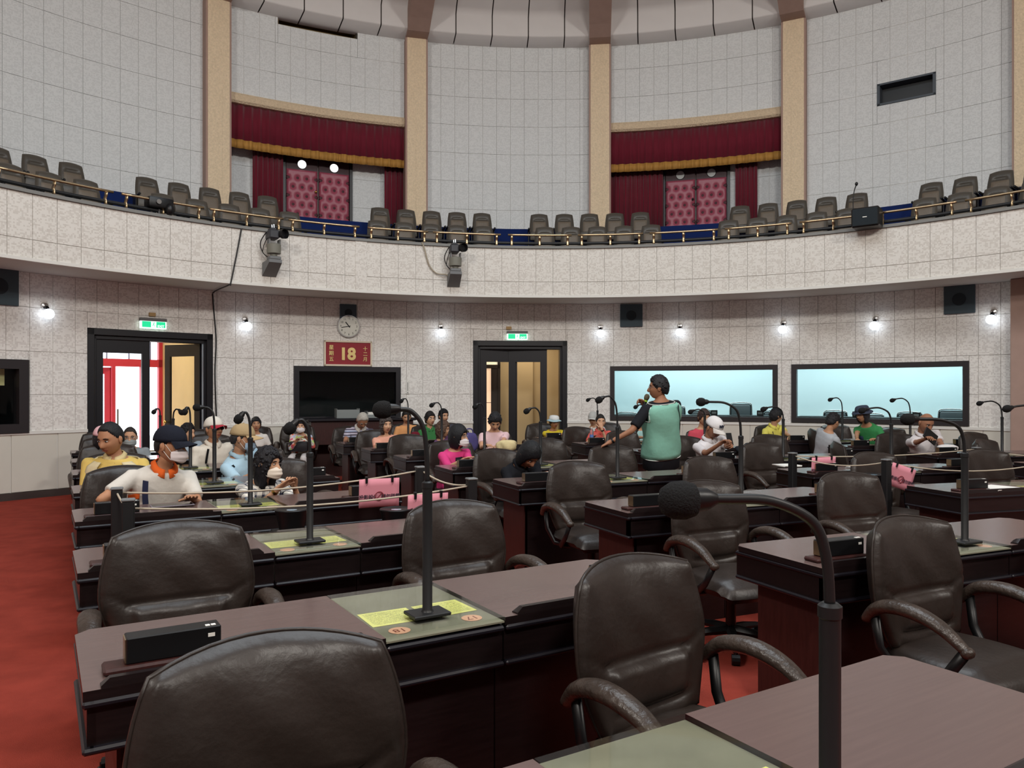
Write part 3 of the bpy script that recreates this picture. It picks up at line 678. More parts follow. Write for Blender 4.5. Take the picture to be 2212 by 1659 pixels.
def make_plate():
    root = bpy.data.objects.new('name_block', None); col.objects.link(root); root.empty_display_size = .05
    mb = MB(); mb.cbox(-.17, .13, -.045, .04, 0, .018, .006); mb.build('wooden_base', WOOD_R, root, smooth=20)
    mb = MB(); mb.cbox(-.115, .125, -.028, .036, .018, .088, .003); mb.build('box', BLACK, root, smooth=20)
    mb = MB(); mb.box(-.118, -.115, -.024, .032, .022, .084); mb.build('end_plate', BRASS, root, smooth=0)
    mb = MB(); mb.box(.085, .097, -.02, -.006, .088, .0895); mb.box(.1, .112, -.02, -.006, .088, .0895); mb.box(.09, .108, -.0295, -.028, .06, .07); mb.build('switch', PAPER, root, smooth=0)
    return root
PLATE0 = make_plate(); pused = [False]
def make_mic(base, dx, h, dy, label, hump=0, t0=.44):
    t = thing('desk_microphone', label, 'microphone', (base[0], base[1], .76), 0, 'gooseneck desk microphones')
    t.rotation_euler = (0, 0, R_(base[2])); c, s_ = math.cos(-R_(base[2])), math.sin(-R_(base[2]))
    lx, ly = dx*c-dy*s_, dx*s_+dy*c; H = h-.76
    mb = MB(); mb.cbox(-.066, .066, -.048, .048, 0, .012, .003); mb.build('base_plate', METALB, t, smooth=20)
    mb = MB(); mb.lathe([(.022, .012), (.0165, .02), (.0165, t0-.02), (.0185, t0-.018), (.0185, t0), (.012, t0+.005)], 14); mb.build('stem', METALB, t)
    hd = Vector((lx, ly, H)); r = math.hypot(lx, ly)
    dh = H-t0
    p = spline([(0, 0, t0), (lx*.03, ly*.03, t0+.45*dh), (lx*.14, ly*.14, t0+.78*dh+hump*.5), (lx*.45, ly*.45, t0+.97*dh+hump), (lx*.8, ly*.8, H+hump*.6), hd], 6)
    mb = MB(); mb.tube(p, .0085, 8); mb.build('gooseneck', METALB, t, smooth=180)
    d = (p[-1]-p[-4]).normalized(); q = d.to_track_quat('Z', 'Y').to_matrix().to_4x4(); q.translation = hd
    mb = MB(); mb.lathe([(.009, -.03), (.017, -.015), (.019, .0), (.02, .004)], 14, q); m = mb.build('collar', BLACK, t)
    mb = MB(); mb.lathe([(.014, 0), (.025, .006), (.03, .022), (.029, .04), (.02, .056), (.006, .062)], 16, q); mb.build('foam_head', FOAM, t, smooth=180)
    return t
ORD = ['nearest', 'second', 'third', 'fourth', 'fifth', 'sixth', 'seventh', 'eighth', 'ninth']
BLK = {
 'left': (31.5, [(-.64-.72*k, 1.14+1.25*k) for k in range(8)], 0),
 'middle': (24, [(1.70, 2.45), (1.08, 3.76), (.48, 5.25), (-.18, 6.62), (-.8, 7.85), (-1.42, 9.15), (-2.04, 10.35), (-2.66, 11.6)], 0),
 'right': (17, [(3.14, 6.18), (2.56, 7.5), (1.99, 8.83), (1.43, 10.15), (.88, 11.5), (.33, 12.85)], 0),
 'far right': (10, [(5.35, 8.25), (4.9, 9.6), (4.48, 10.95), (4.05, 12.15)], 0)}
SEATS = {}
# per microphone: sideways offset of the head, height of the head
MICS = {'left': [(-.215, 1.336), (-.115, 1.445), (-.07, 1.345), (-.05, 1.35), (-.1, 1.38), (-.03, 1.335), (.09, 1.29), (-.05, 1.27)],
 'middle': [(-.2, 1.36), (-.27, 1.37), (-.255, 1.436), (-.14, 1.45), (-.12, 1.325), (-.09, 1.35), (-.11, 1.345), (-.08, 1.39)],
 'right': [(-.31, 1.38), (-.27, 1.335), (-.21, 1.32), (-.17, 1.26), (-.12, 1.3), (-.14, 1.39)],
 'far right': [(-.27, 1.37), (-.27, 1.376), (-.24, 1.40), (-.18, 1.40)]}
for bname, (phi, bls, _) in BLK.items():
    e1 = Vector((math.cos(R_(phi)), math.sin(R_(phi)))); e2 = Vector((-e1.y, e1.x))
    for k, bl in enumerate(bls):
        c = Vector(bl)+e1*1.01-e2*.285
        o = DESK0 if not dused[0] else copy_tree(DESK0); dused[0] = True
        o.location = (c.x, c.y, 0); o.rotation_euler = (0, 0, R_(phi))
        rowtxt = '%s row of the %s block' % (ORD[k], bname)
        tag(o, 'dark wooden two-seat desk with glass inset, %s' % rowtxt, 'desk', 'two-seat assembly desks')
        for s in (-1, 1):
            q = c+e1*(s*.615)+e2*(.285+.50); SEATS[(bname, k, s)] = (q.x, q.y, phi)
            if (bname, k, s) == ('left', 0, 1): continue
            p = PLATE0 if not pused[0] else copy_tree(PLATE0); pused[0] = True
            q = c+e1*(s*.79)+e2*(-.16); p.location = (q.x, q.y, .758); p.rotation_euler = (0, 0, R_(phi))
            tag(p, 'black name block on %s end of desk, %s' % ('left' if s < 0 else 'right', rowtxt), 'name plate', 'black name blocks on the desks')
        q = c+e2*(-.13)
        if bname == 'left' and k == 0: q = Vector((.5, 1.21))
        if bname == 'middle' and k == 1: q = q+Vector((.06, 0))
        dx, h = MICS[bname][k]; make_mic((q.x, q.y, phi), dx, h, -.03, 'black gooseneck microphone on desk, %s' % rowtxt, 0 if (bname, k) in (('left', 0), ('left', 1), ('left', 4), ('middle', 1), ('middle', 2)) else .022, .405 if (bname, k) == ('left', 0) else .44)
# numbers under the glass of the desk beside the near chair
for s, txt in ((-1, '18'), (1, '17')):
    d = [o for o in bpy.data.objects if o.get('label', '').endswith('second row of the left block') and o.get('category') == 'desk'][0]
    put_text('number', txt, .045, INKR, d, (s*.13, -.2, .7476), (0, 0, PI), .0003)
# ---------------- chairs: default behind each seat, some turned or pulled
TURN = {('left', 0, -1): (.14, -.27, -3), ('left', 0, 1): (.05, -.06, 6), ('left', 1, -1): (0, 0, -2), ('left', 1, 1): (.06, 0, 4), ('middle', 0, -1): (-.03, .08, 4), ('middle', 0, 1): (0, 0, 5),
        ('middle', 1, -1): (.05, .15, 2), ('middle', 1, 1): (0, .15, -3), ('middle', 2, -1): (-.03, 0, 2), ('middle', 2, 1): (0, -.02, 2), ('middle', 3, -1): (0, 0, 14),
        ('right', 1, 1): (-.1, .06, 55), ('far right', 2, -1): (0, .05, 60), ('left', 3, -1): (0, 0, 10), ('left', 3, 1): (-.08, .03, 18), ('far right', 0, -1): (0, 0, 25), ('far right', 1, 1): (0, 0, 12)}
for (bname, k, s), (x, y, phi) in SEATS.items():
    if bname == 'left' and k == 2: continue          # the projectors stand there
    dx, dy, dr = TURN.get((bname, k, s), (random.uniform(-.04, .04), random.uniform(-.03, .05), random.uniform(-8, 8)))
    chair(x+dx, y+dy, phi+dr, 'dark brown leather swivel chair, %s seat, %s row of the %s block' % ('left' if s < 0 else 'right', ORD[k], bname))
for (x, y, rz, lb) in ((-4.12, 12.3, 20, 'leather swivel chair against the wall under the woman in a white blouse'), (-3.62, 12.95, 12, 'leather swivel chair by the console under the woman in a floral jacket'),
                       (-1.85, 13.35, 8, 'leather swivel chair by the wall under the woman in an orange top'), (-1.15, 13.55, 0, 'leather swivel chair by the wall behind the woman in a green shirt')):
    chair(x, y, rz, lb, 'leather swivel chairs along the wall')

# ---------------- gallery seats
def make_gseat():
    root = bpy.data.objects.new('gallery_chair', None); col.objects.link(root); root.empty_display_size = .1
    # faces -Y ; origin at floor
    def bpos(X, Y, side):
        c = .2; x = .205*X*math.sqrt(1-c*Y*Y)*(1-.1*sstep(-1, 1, Y)*.8); s = .25*Y*math.sqrt(1-c*X*X); m = max(abs(X), abs(Y)); e = math.sqrt(max(0, 1-m**6))
        d = (.045*e-.03*math.exp(-((Y-.42)/.06)**2)*sstep(.6, .45, abs(X))+.012*sstep(.35, .1, Y)*sstep(.75, .5, abs(X))*e) if side > 0 else -.03*e
        return (x, .14+Y*.05-d, .72+s)
    mb = MB(); mb.grid(lambda u, v: bpos(2*u-1, 2*v-1, 1), 18, 24); mb.mi = []
    for j in range(24):
        for i in range(18):
            X, Y = 2*(i+.5)/18-1, 2*(j+.5)/24-1; mb.mi.append(1 if (abs(X) < .66 and Y < .28) else 0)
    mb.grid(lambda u, v: bpos(1-2*u, 2*v-1, -1), 8, 10); mb.build('backrest', [LEATHER_G, LEATHER_GP], root, smooth=180)
    mb = MB(); mb.cbox(-.19, .19, -.0, .1, .46, .86-.3, .02); mb.cbox(-.2, .2, -.02, .09, .38, .56, .03, seg=2); mb.build('folding_seat', LEATHER_G, root)
    for s in (-1, 1):
        mb = MB(); mb.cbox(*sorted((s*.205, s*.243)), -.22, .16, .56, .6, .012); mb.cbox(*sorted((s*.215, s*.235)), -.02, .14, 0, .57, .006); mb.build('arm', BLACK, root)
    return root
G0 = make_gseat(); gused = [False]
def gseat(R, a, z, label, group):
    o = G0 if not gused[0] else copy_tree(G0); gused[0] = True
    o.location = W(R, a, z); o.rotation_euler = (0, 0, -R_(a)); tag(o, label, 'seat', group)
NTH = ['first', 'second', 'third', 'fourth', 'fifth']
back = [('far left', [-57.4, -54.5, -51.65, -48.77]), ('left', [-42.31, -39.4, -36.5, -33.6, -30.78]), ('centre left', [-18.89, -16.0, -13.15, -10.3, -7.45]), ('centre right', [-.94, 1.92, 4.78, 7.63, 10.49]), ('right', [21.29, 24.2, 27.1, 30.0, 32.94]), ('far right', [39.66, 42.55, 45.45, 48.3])]
front = [('far left', [-58.9, -55.76, -52.6, -49.49]), ('left', [-42.6, -39.32, -36.1, -32.95, -29.79]), ('centre left', [-20.10, -17.0, -13.95, -10.9, -7.82]), ('centre right', [-.59, 2.5, 5.6, 8.7, 11.82]), ('right', [20.51, 23.6, 26.7, 29.8, 32.85]), ('far right', [40.18, 43.3, 46.42, 49.5])]
for rows, R, z, nm in ((back, 10.2, ZU0, 'back'), (front, 9.25, 3.75, 'front')):
    for sec, angs in rows:
        for i, a in enumerate(angs):
            gseat(R, a, z, 'brown leather gallery seat, %s from the left, %s row of the %s section' % (NTH[i], nm, sec), 'gallery seats')
# ---------------- gallery hand rail: black pipe and brass rail segments on brackets
mb = MB(); mb.tube([W(RB+.06, a, 4.165) for a in np.arange(-70, 62.1, 1.5)], .027, 8); 
tag(mb.build('lower_rail', METALB, smooth=180), 'long black pipe running along the gallery parapet', 'rail')
segs = [(-60.8, -50.2), (-49.4, -41.2), (-40.6, -32.6), (-32.0, -23.8), (-22.8, -15.5), (-14.9, -6.5), (-5.6, 2.3), (3.1, 11.1), (11.9, 20.0), (20.8, 28.3), (29.2, 36.4), (37.4, 45.0), (45.8, 54)]
for i, (a0, a1) in enumerate(segs):
    t = thing('hand_rail', 'brass hand rail on curled brackets, %s length from the left along the gallery' % ['first','second','third','fourth','fifth','sixth','seventh','eighth','ninth','tenth','eleventh','twelfth','thirteenth'][i], 'rail', W(RB, (a0+a1)/2, ZB1+.045), 0, 'brass hand rails')
    inv = Vector(t.location)
    n = 8; mb = MB(); mb.tube([Vector(W(RB+.0, a0+(a1-a0)*k/n, 4.30))-inv for k in range(n+1)], .019, 8); mb.build('rail', BRASS, t, smooth=180)
    for f in (.06, .5, .94):
        a = a0+(a1-a0)*f; mb = MB(); q = [Vector(W(r, a, z))-inv for r, z in ((RB, 4.29), (RB+.015, 4.24), (RB+.05, 4.2), (RB+.03, 4.165), (RB+.03, 4.09))]
        mb.tube(q, .014, 6, sx=1.7, sy=.5); mb.build('bracket', BRASS, t, smooth=180)
# ================================================================== PEOPLE
SK = {}
TONE = dict(fair=(.80, .62, .50), light=(.76, .58, .46), mid=(.72, .54, .42), tan=(.68, .49, .37), deep=(.61, .43, .33))
def skin(c): return mat('skin_'+c, TONE[c], .55, spec=.35, noise=.06, nscale=9)
EYE_W = mat('eye_white', 'd8d2cc', .4); EYE_D = mat('eye_dark', '120d0b', .3)
def LIP(c): return mat('lip_'+c, c, .5)
# ---- head surface, front is -Y, origin at head centre
def head_pt(ux, uy, uz):
    f = -uy
    x = ux*.076; y = uy*.095; z = uz*.115
    if uz < 0: x *= 1-.22*(-uz)**1.6
    if uz > .3: x *= 1-.04*(uz-.3)
    if f < 0 and uz < -.25: y *= 1-.42*min(1, (-uz-.25)/.6)           # nape
    if f > 0:
        fr = f
        y *= 1-.05*fr
        if uz < -.2: y *= 1+.10*min(1, (-uz-.2)/.6)                      # jaw and chin forward
        g = lambda px, pz, sx, sz: math.exp(-((x-px)/sx)**2-((z-pz)/sz)**2)
        nose = math.exp(-(x/(.010+.006*max(0, min(1, (.015-z)/.05))))**2)*(sstep(.02, -.028, z)*sstep(-.048, -.036, z))
        d = .026*nose+.005*(g(-.03, .028, .024, .010)+g(.03, .028, .024, .010))
        d -= .010*(g(-.031, .008, .017, .012)+g(.031, .008, .017, .012))
        d += .007*(g(-.042, -.025, .022, .02)+g(.042, -.025, .022, .02))
        d += .008*g(0, -.058, .022, .0055)+.007*g(0, -.070, .020, .006)-.004*g(0, -.064, .024, .0035)
        d += .006*g(0, -.098, .02, .014)
        y -= d*min(1, fr*1.6)
    return (x, y, z)
HNU, HNV = 56, 44
def make_head(face_w=1.0):
    mb = MB(); rings = []
    for j in range(1, HNV):
        t = PI*j/HNV; rings.append([head_pt(math.sin(t)*math.sin(2*PI*k/HNU), -math.sin(t)*math.cos(2*PI*k/HNU), -math.cos(t)) for k in range(HNU)])
    mb.loft(rings)
    for i, q in enumerate(mb.f):
        if len(q) != 4: continue
        c = [sum(mb.v[k][m] for k in q)/4 for m in range(3)]
        if c[1] < -.07 and abs(c[0]) < .024 and -.076 < c[2] < -.053 and abs(c[0]) < .024*(1-((c[2]+.064)/.02)**2): mb.mi[i] = 1
    for s in (-1, 1):    # ears
        mb.cur = 0; T = Matrix.Translation((s*.077, .008, -.006)) @ Matrix.Rotation(s*.35, 4, 'Z'); mb.sph((0, 0, 0), (.009, .020, .032), 10, 8, T); mb.sph((s*.004, .004, .004), (.010, .013, .022), 8, 6, T)
        # eyes: narrow lids with dark iris, brow
        mb.cur = 2; mb.sph((s*.031, -.0795, .007), (.0145, .006, .0058), 10, 6)
        mb.cur = 3; mb.sph((s*.031, -.0835, .007), (.0064, .0035, .0056), 8, 6)
        mb.tube([(s*.046, -.0775, .011), (s*.031, -.0855, .0138), (s*.017, -.083, .010)], .0016, 5)
        mb.cur = 4; mb.tube([(s*.052, -.0755, .024), (s*.036, -.087, .0305), (s*.016, -.0885, .028)], [.0022, .0036, .003], 5, sx=.7, sy=1.1)
    mb.cur = 1; mb.tube([(-.019, -.0905, -.0642), (0, -.0945, -.0636), (.019, -.0905, -.0642)], .0014, 5)
    mb.cur = 3
    for s in (-1, 1): mb.sph((s*.0065, -.1045, -.041), (.0035, .004, .002), 6, 4)
    return mb
HEAD = make_head()
# ---- hands: wrist at origin, fingers +Y, palm -Z, thumb +X
def make_hand(curl, spread=.1):
    mb = MB(); mb.cap2((0, -.03, 0), .024, (0, .01, 0), .025)
    rs = []
    for y, w, h in ((-.005, .024, .018), (.03, .035, .016), (.065, .041, .014), (.085, .040, .012)): rs.append([(w*math.cos(2*PI*k/14), y, h*math.sin(2*PI*k/14)) for k in range(14)])
    mb.loft(rs)
    for i, (x, L) in enumerate(((.03, .07), (.0105, .078), (-.0095, .073), (-.029, .058))):
        p = Vector((x, .08, -.002)); a = 0; yaw = x*spread*8; r = .0088-.0006*i
        for k, seg in enumerate((.45, .32, .26)):
            a += curl*(.8, 1.0, .7)[k]; d = Vector((math.sin(yaw)*math.cos(a), math.cos(yaw)*math.cos(a), -math.sin(a))); q = p+d*L*seg; mb.cap2(p, r, q, r*.92, 8); p = q; r *= .92
    p = Vector((.026, .022, -.006)); dirs = [Vector((.75, .62, -.2)), Vector((.45, .85, -.25-curl*.4)), Vector((.25, .9, -.2-curl*.6))]
    r = .0115
    for d, L in zip(dirs, (.036, .032, .026)): q = p+d.normalized()*L; mb.cap2(p, r, q, r*.9, 8); p = q; r *= .9
    return remesh(mb, .0042, 2, .45)
HANDS = {'flat': make_hand(.18), 'relax': make_hand(.5), 'grip': make_hand(1.05)}

def hair_mesh(style, seed=0, hat=False):
    rnd = random.Random(seed)
    P = {'short': ([0, 40, 62, 78, 95, 115, 180], [.66, .60, .25, -.05, .05, -.42, -.55], .085, .02),
         'crew': ([0, 40, 62, 78, 95, 115, 180], [.70, .66, .34, .05, .1, -.35, -.5], .06, .01),
         'thick': ([0, 40, 60, 75, 95, 115, 180], [.55, .5, .12, -.12, -.02, -.5, -.6], .14, .03),
         'bob': ([0, 30, 48, 58, 70, 180], [.42, .34, .02, -.7, -1.2, -1.2], .19, .012),
         'shortf': ([0, 35, 55, 68, 85, 110, 180], [.46, .40, .08, -.25, -.3, -.62, -.7], .15, .025),
         'curly': ([0, 30, 48, 60, 72, 180], [.5, .44, .1, -.55, -1.0, -1.0], .20, .07),
         'long': ([0, 30, 45, 56, 68, 180], [.46, .38, .05, -.8, -1.3, -1.3], .16, .05),
         'bun': ([0, 40, 60, 75, 95, 115, 180], [.58, .5, .12, -.1, -.05, -.5, -.6], .08, .012),
         'fringe': ([0, 70, 84, 95, 105, 120, 180], [1.3, 1.2, .6, .1, .05, -.38, -.52], .05, .01)}[style]
    xs, ys, thk, nz = P; mb = MB(); NU, NV = 48, 34; rings = []
    ph = [rnd.uniform(0, 6.28) for _ in range(6)]
    for j in range(1, NV):
        t = PI*j/NV; row = []
        for k in range(NU):
            az = 2*PI*k/NU; u = Vector((math.sin(t)*math.sin(az), -math.sin(t)*math.cos(az), -math.cos(t)))
            deg = math.degrees(math.acos(max(-1, min(1, -u.y/max(1e-6, math.hypot(u.x, u.y)))))); hl = float(np.interp(deg, xs, ys))
            m = sstep(hl-.10, hl+.05, u.z) if style != 'fringe' else sstep(hl-.1, hl+.05, u.z)*sstep(.34, .2, u.z)
            wob = nz*(math.sin(7*az+ph[0]+5*u.z)*math.sin(9*u.z+ph[1])+.6*math.sin(15*az+ph[2])*math.sin(13*u.z+ph[3])+.4*math.sin(23*az+ph[4]+17*u.z))
            k2 = .84+(.16+thk*(.75+.25*max(0, u.z))+wob)*m
            if hat and u.z > .15: k2 = min(k2, 1.02)
            x, y, z = u.x*.079*k2, u.y*.099*k2, u.z*.118*k2
            if style in ('bob', 'curly', 'long') and u.z < 0 and m > .5:
                rr = math.hypot(u.x, u.y); full = math.sqrt(max(0, 1-(.75*u.z)**2))/max(rr, .12); full = min(full, 3.0)
                x *= full; y *= full; z *= {'bob': 1.05, 'curly': 1.1, 'long': 1.45}[style]
                if u.z < -.93: x *= .75; y *= .75
            row.append((x, y+.004, z+.004))
        rings.append(row)
    mb.loft(rings)
    if style == 'bun' and not hat: mb.sph((0, .09, .07), .035, 12, 8)
    if style in ('curly', 'thick', 'shortf', 'long') and nz >= .025:
        for i in range(110 if style != 'shortf' else 36):
            az = rnd.uniform(0, 2*PI); uz = rnd.uniform(-.5, .95) if style in ('curly', 'long') else rnd.uniform(0, .95)
            rr = math.sqrt(max(0, 1-uz*uz)); u = Vector((rr*math.sin(az), -rr*math.cos(az), uz)); deg = math.degrees(math.acos(max(-1, min(1, -u.y/max(1e-6, rr)))))
            if hat and uz > .1: continue
            if uz < float(np.interp(deg, xs, ys))+.12: continue
            k2 = 1+thk*.72; mb.sph((u.x*.079*k2, u.y*.099*k2, u.z*.118*k2), rnd.uniform(.008, .015), 7, 5)
    return mb
def hairm(c): return mat('hair_'+c, c, .5, spec=.4, noise=.35, nscale=40, stretch=(4, 4, .6), bump=.4, bscale=60)

def ik(S, Wp, l1, l2, pole):
    d = Wp-S; L = min(d.length, (l1+l2)*.995); d.normalize(); a = (l1*l1-l2*l2+L*L)/(2*L); h = math.sqrt(max(0, l1*l1-a*a))
    p = pole-d*pole.dot(d); p.normalize(); return S+d*a+p*h, S+d*L
def ell(c, ax, ay, w, h, n=20, pw=2.5):
    out = []
    for k in range(n):
        t = 2*PI*k/n; cx, sx = math.cos(t), math.sin(t); e = 2/pw
        out.append(c+ax*(w*math.copysign(abs(cx)**e, cx))+ay*(h*math.copysign(abs(sx)**e, sx)))
    return out

def person(label, hip, head, r, hr=None, hp=0, roll=0, sc=1.0, fem=False, sk='light', top='ffffff', sleeve=.62, hair=('short', '1c1917'), hands=None, hpose=('flat', 'flat'),
           pants='2a2c33', standing=False, collar=None, extras=(), belly=0, zh=.50, legs=None, hat=None, mask=None, glasses=None, hs=1.07, lip='8d4f44', sleeve_c=None, tm=None, bulk=1.0, seed=1):
    """hip (x,y) and head centre (x,y,z) in the hall; r = facing of the trunk, hr = facing of the face (0 = to the camera, 90 = to the right)"""
    hr = r if hr is None else hr
    t = thing('person', label, 'person', (hip[0], hip[1], 0), R_(r), 'visitors in the hall')
    inv = Matrix.Rotation(-R_(r), 3, 'Z'); L = lambda p: inv @ (Vector(p)-Vector((hip[0], hip[1], 0)))
    hipc = Vector((0, 0, zh)); hc = L(head)
    hy = R_(hr-r); Rh = Matrix.Rotation(hy, 3, 'Z') @ Matrix.Rotation(R_(hp), 3, 'X') @ Matrix.Rotation(R_(roll), 3, 'Y')
    nk = hc+Rh @ Vector((0, .022*sc, -.085*sc*hs))                   # top of neck
    v = nk-hipc; N = hipc+v*(.945 if standing else .90)+Vector((0, .012, 0))                    # base of neck
    up = (N-hipc).normalized(); ax = Vector((1, 0, 0)); ax = (ax-up*ax.dot(up)).normalized(); ay = up.cross(ax)
    Ls = (N-hipc).length
    sw = (.165 if fem else .185)*sc*bulk
    prof = [(-.22, .125, .10), (-.1, .165, .115), (.05, .172, .122), (.25, .155, .115), (.4, .148 if fem else .158, .11), (.6, .16 if fem else .175, .118), (.76, .168 if fem else .185, .108), (.88, .150 if fem else .168, .088), (.96, .09, .07), (1.02, .055, .055)]
    if standing: prof[0] = (-.22, .168, .118); prof[1] = (-.1, .174, .122)
    bel = {.05: .3, .25: 1, .4: .7}
    def torso(off, t0=-1, t1=2):
        rs = []
        for q, w_, h_ in prof:
            if q < t0 or q > t1: continue
            c = hipc+up*(Ls*q)-ay*0; bl = belly*bel.get(q, 0)
            bust = .014 if (fem and q == .6) else 0
            fr_ = -ay if ay.y > 0 else ay
            rs.append(ell(c+fr_*((bl+bust)*.6), ax, ay, (w_+bl*.3)*sc*bulk+off, (h_+bl*.5+bust*.5)*sc*bulk+off))
        return rs
    l1, l2 = .275*sc, .245*sc
    arms = []
    hd = hands or (None, None)
    for i, s in enumerate((-1, 1)):      # index 0 = hand at local -x (image left when facing the camera)
        S = hipc+up*(Ls*.84)+ax*(s*sw*.98)
        if hd[i] is None: tgt = Vector((s*.14, -.30*sc, zh+.13))
        else: tgt = L(hd[i])
        pole = Vector((s*.55, .35, -1)); E_, Wp = ik(S, tgt, l1, l2, pole); arms.append((S, E_, Wp))
    if standing:
        lg = [(Vector((s*.085, 0, zh-.02)), Vector((s*.10, -.03, .47)), Vector((s*.11, .03, .08))) for s in (-1, 1)]
    else:
        kx, ky = (legs or (.13, -.40)); lg = [(Vector((s*.085, 0, zh)), Vector((s*kx, ky*sc, zh-.02)), Vector((s*kx, (ky+.02)*sc, .08))) for s in (-1, 1)]
    # ---- body: one mesh
    b = MB(); b.loft(torso(-.006)); 
    b.cap2(N-up*.02, .056*sc, nk, .05*sc)
    for (S, E_, Wp) in arms:
        b.sph(S, .052*sc, 10, 6); b.cap2(S, .045*sc, E_, .035*sc); b.cap2(E_, .035*sc, Wp, .024*sc)
    for (h, k, a) in lg:
        b.cap2(h, .078*sc, k, .052*sc); b.cap2(k, .052*sc, a, .036*sc); b.cap2(a, .035*sc, a+Vector((0, -.12, -.045)), .028*sc)
    bm_ = remesh(b, .016, 4)
    B = MB(); B.mesh(bm_); bpy.data.meshes.remove(bm_)
    Th = Matrix.Translation(hc) @ Rh.to_4x4() @ Matrix.Diagonal((sc*hs, sc*hs, sc*hs, 1))
    n0 = len(B.v); B.v += [tuple(Th @ Vector(p)) for p in HEAD.v]; B.f += [tuple(i+n0 for i in q) for q in HEAD.f]; B.mi += HEAD.mi
    for i, s in enumerate((-1, 1)):
        S, E_, Wp = arms[i]; d = (Wp-E_).normalized(); pn = Vector((0, 0, -1)) if hpose[i] != 'grip' else Vector((-s*.8, 0, -.3))
        if isinstance(hpose[i], tuple): pn = Vector(hpose[i][1])
        hn = hpose[i][0] if isinstance(hpose[i], tuple) else hpose[i]
        if isinstance(hpose[i], tuple) and len(hpose[i]) > 2: d = Vector(hpose[i][2]).normalized()
        zax = -(pn-d*pn.dot(d)).normalized(); xax = d.cross(zax)
        side = 1 if s < 0 else -1        # thumb towards the middle
        M = Matrix((xax, d, zax)).transposed().to_4x4(); M.translation = Wp+d*.01
        mir = (xax.x*(-s)) > 0
        K = M @ Matrix.Diagonal((sc*(1 if mir else -1), sc, sc, 1)); B.mesh(HANDS[hn], K, flip=not mir)
    bd = B.build('body', [skin(sk), LIP(lip), EYE_W, EYE_D, hairm(hair[1] if hair else '3a3330')], t, smooth=180)
    # ---- clothes
    c = MB(); c.loft(torso(.012, -.25 if not standing else -.25, .97))
    mt = tm or cloth(top)
    slv = []
    for (S, E_, Wp) in arms:
        if sleeve <= 0: c.sph(S-up*.01-ax*0, .05*sc, 10, 6); continue
        tgt = c if sleeve_c is None else MB()
        tgt.sph(S, .062*sc, 10, 6)
        if sleeve <= 1: e = S+(E_-S)*sleeve; tgt.tube([S, (S+e)/2, e, e+(E_-S).normalized()*.004], [.058*sc, .058*sc, .056*sc, .05*sc], 14)
        else:
            tgt.cap2(S, .056*sc, E_, .047*sc); e = E_+(Wp-E_)*(sleeve-1); tgt.sph(E_, .047*sc, 10, 6); tgt.tube([E_, e], [.046*sc, .037*sc], 14)
        if sleeve_c is not None: slv.append(tgt)
    m = remesh(c, .0135, 3); m.materials.clear(); m.materials.append(mt); m.shade_smooth(); shirt = put('shirt', m, t)
    for g in slv: m = remesh(g, .013, 2); m.materials.clear(); m.materials.append(cloth(sleeve_c)); m.shade_smooth(); put('sleeve', m, t)
    c = MB(); c.loft(torso(.009, -.3, .06))
    for (h, k, a) in lg: c.cap2(h, .09*sc, k, .066*sc); c.tube([k, a+Vector((0, 0, .02))], [.066*sc, .056*sc], 12); c.sph(k, .066*sc, 10, 6)
    m = remesh(c, .018, 3); m.materials.clear(); m.materials.append(cloth(pants)); m.shade_smooth(); put('trousers', m, t)
    for (h, k, a) in lg:
        c = MB(); c.cap2(a+Vector((0, .02, -.04)), .036, a+Vector((0, -.15, -.048)), .03); c.v = [(x, y, max(z, 0.002)) for x, y, z in c.v]; c.build('shoe', BLACK, t, smooth=180)
    # ---- collar
    if collar:
        n = 24; rs = []
        c = MB(); q = N+up*.012
        for side in (-1, 1):
            rows = []
            for k in range(13):
                th = R_(10+160*k/12)*side  # from front round to back
                dv = ax*math.sin(th)-ay*math.cos(th) if True else None
                dv = ax*math.sin(th)+(-ay)*math.cos(th)*1.0
                if dv.dot(Vector((0, -1, 0))) == 0: pass
                drop = .045*max(0, math.cos(th)); rows.append([q+dv*.060*sc+up*(.016*sc-drop*.7), q+dv*.066*sc+up*(.02*sc-drop*.7), q+dv*(.092+.016*max(0, math.cos(th)))*sc+up*(-.006-drop*1.15), q+dv*(.086+.016*max(0, math.cos(th)))*sc+up*(-.012-drop*1.15)])
            c.loft(rows)
        c.build('collar', cloth(collar), t, smooth=180)
    # ---- hair and head wear in head space
    def inhead(mb, name, mats, parent=t, sm=180):
        mb.v = [tuple(Th @ Vector(p)) for p in mb.v]; return mb.build(name, mats, parent, smooth=sm)
    if hair: inhead(hair_mesh(hair[0], seed, bool(hat)), 'hair', [hairm(hair[1])])
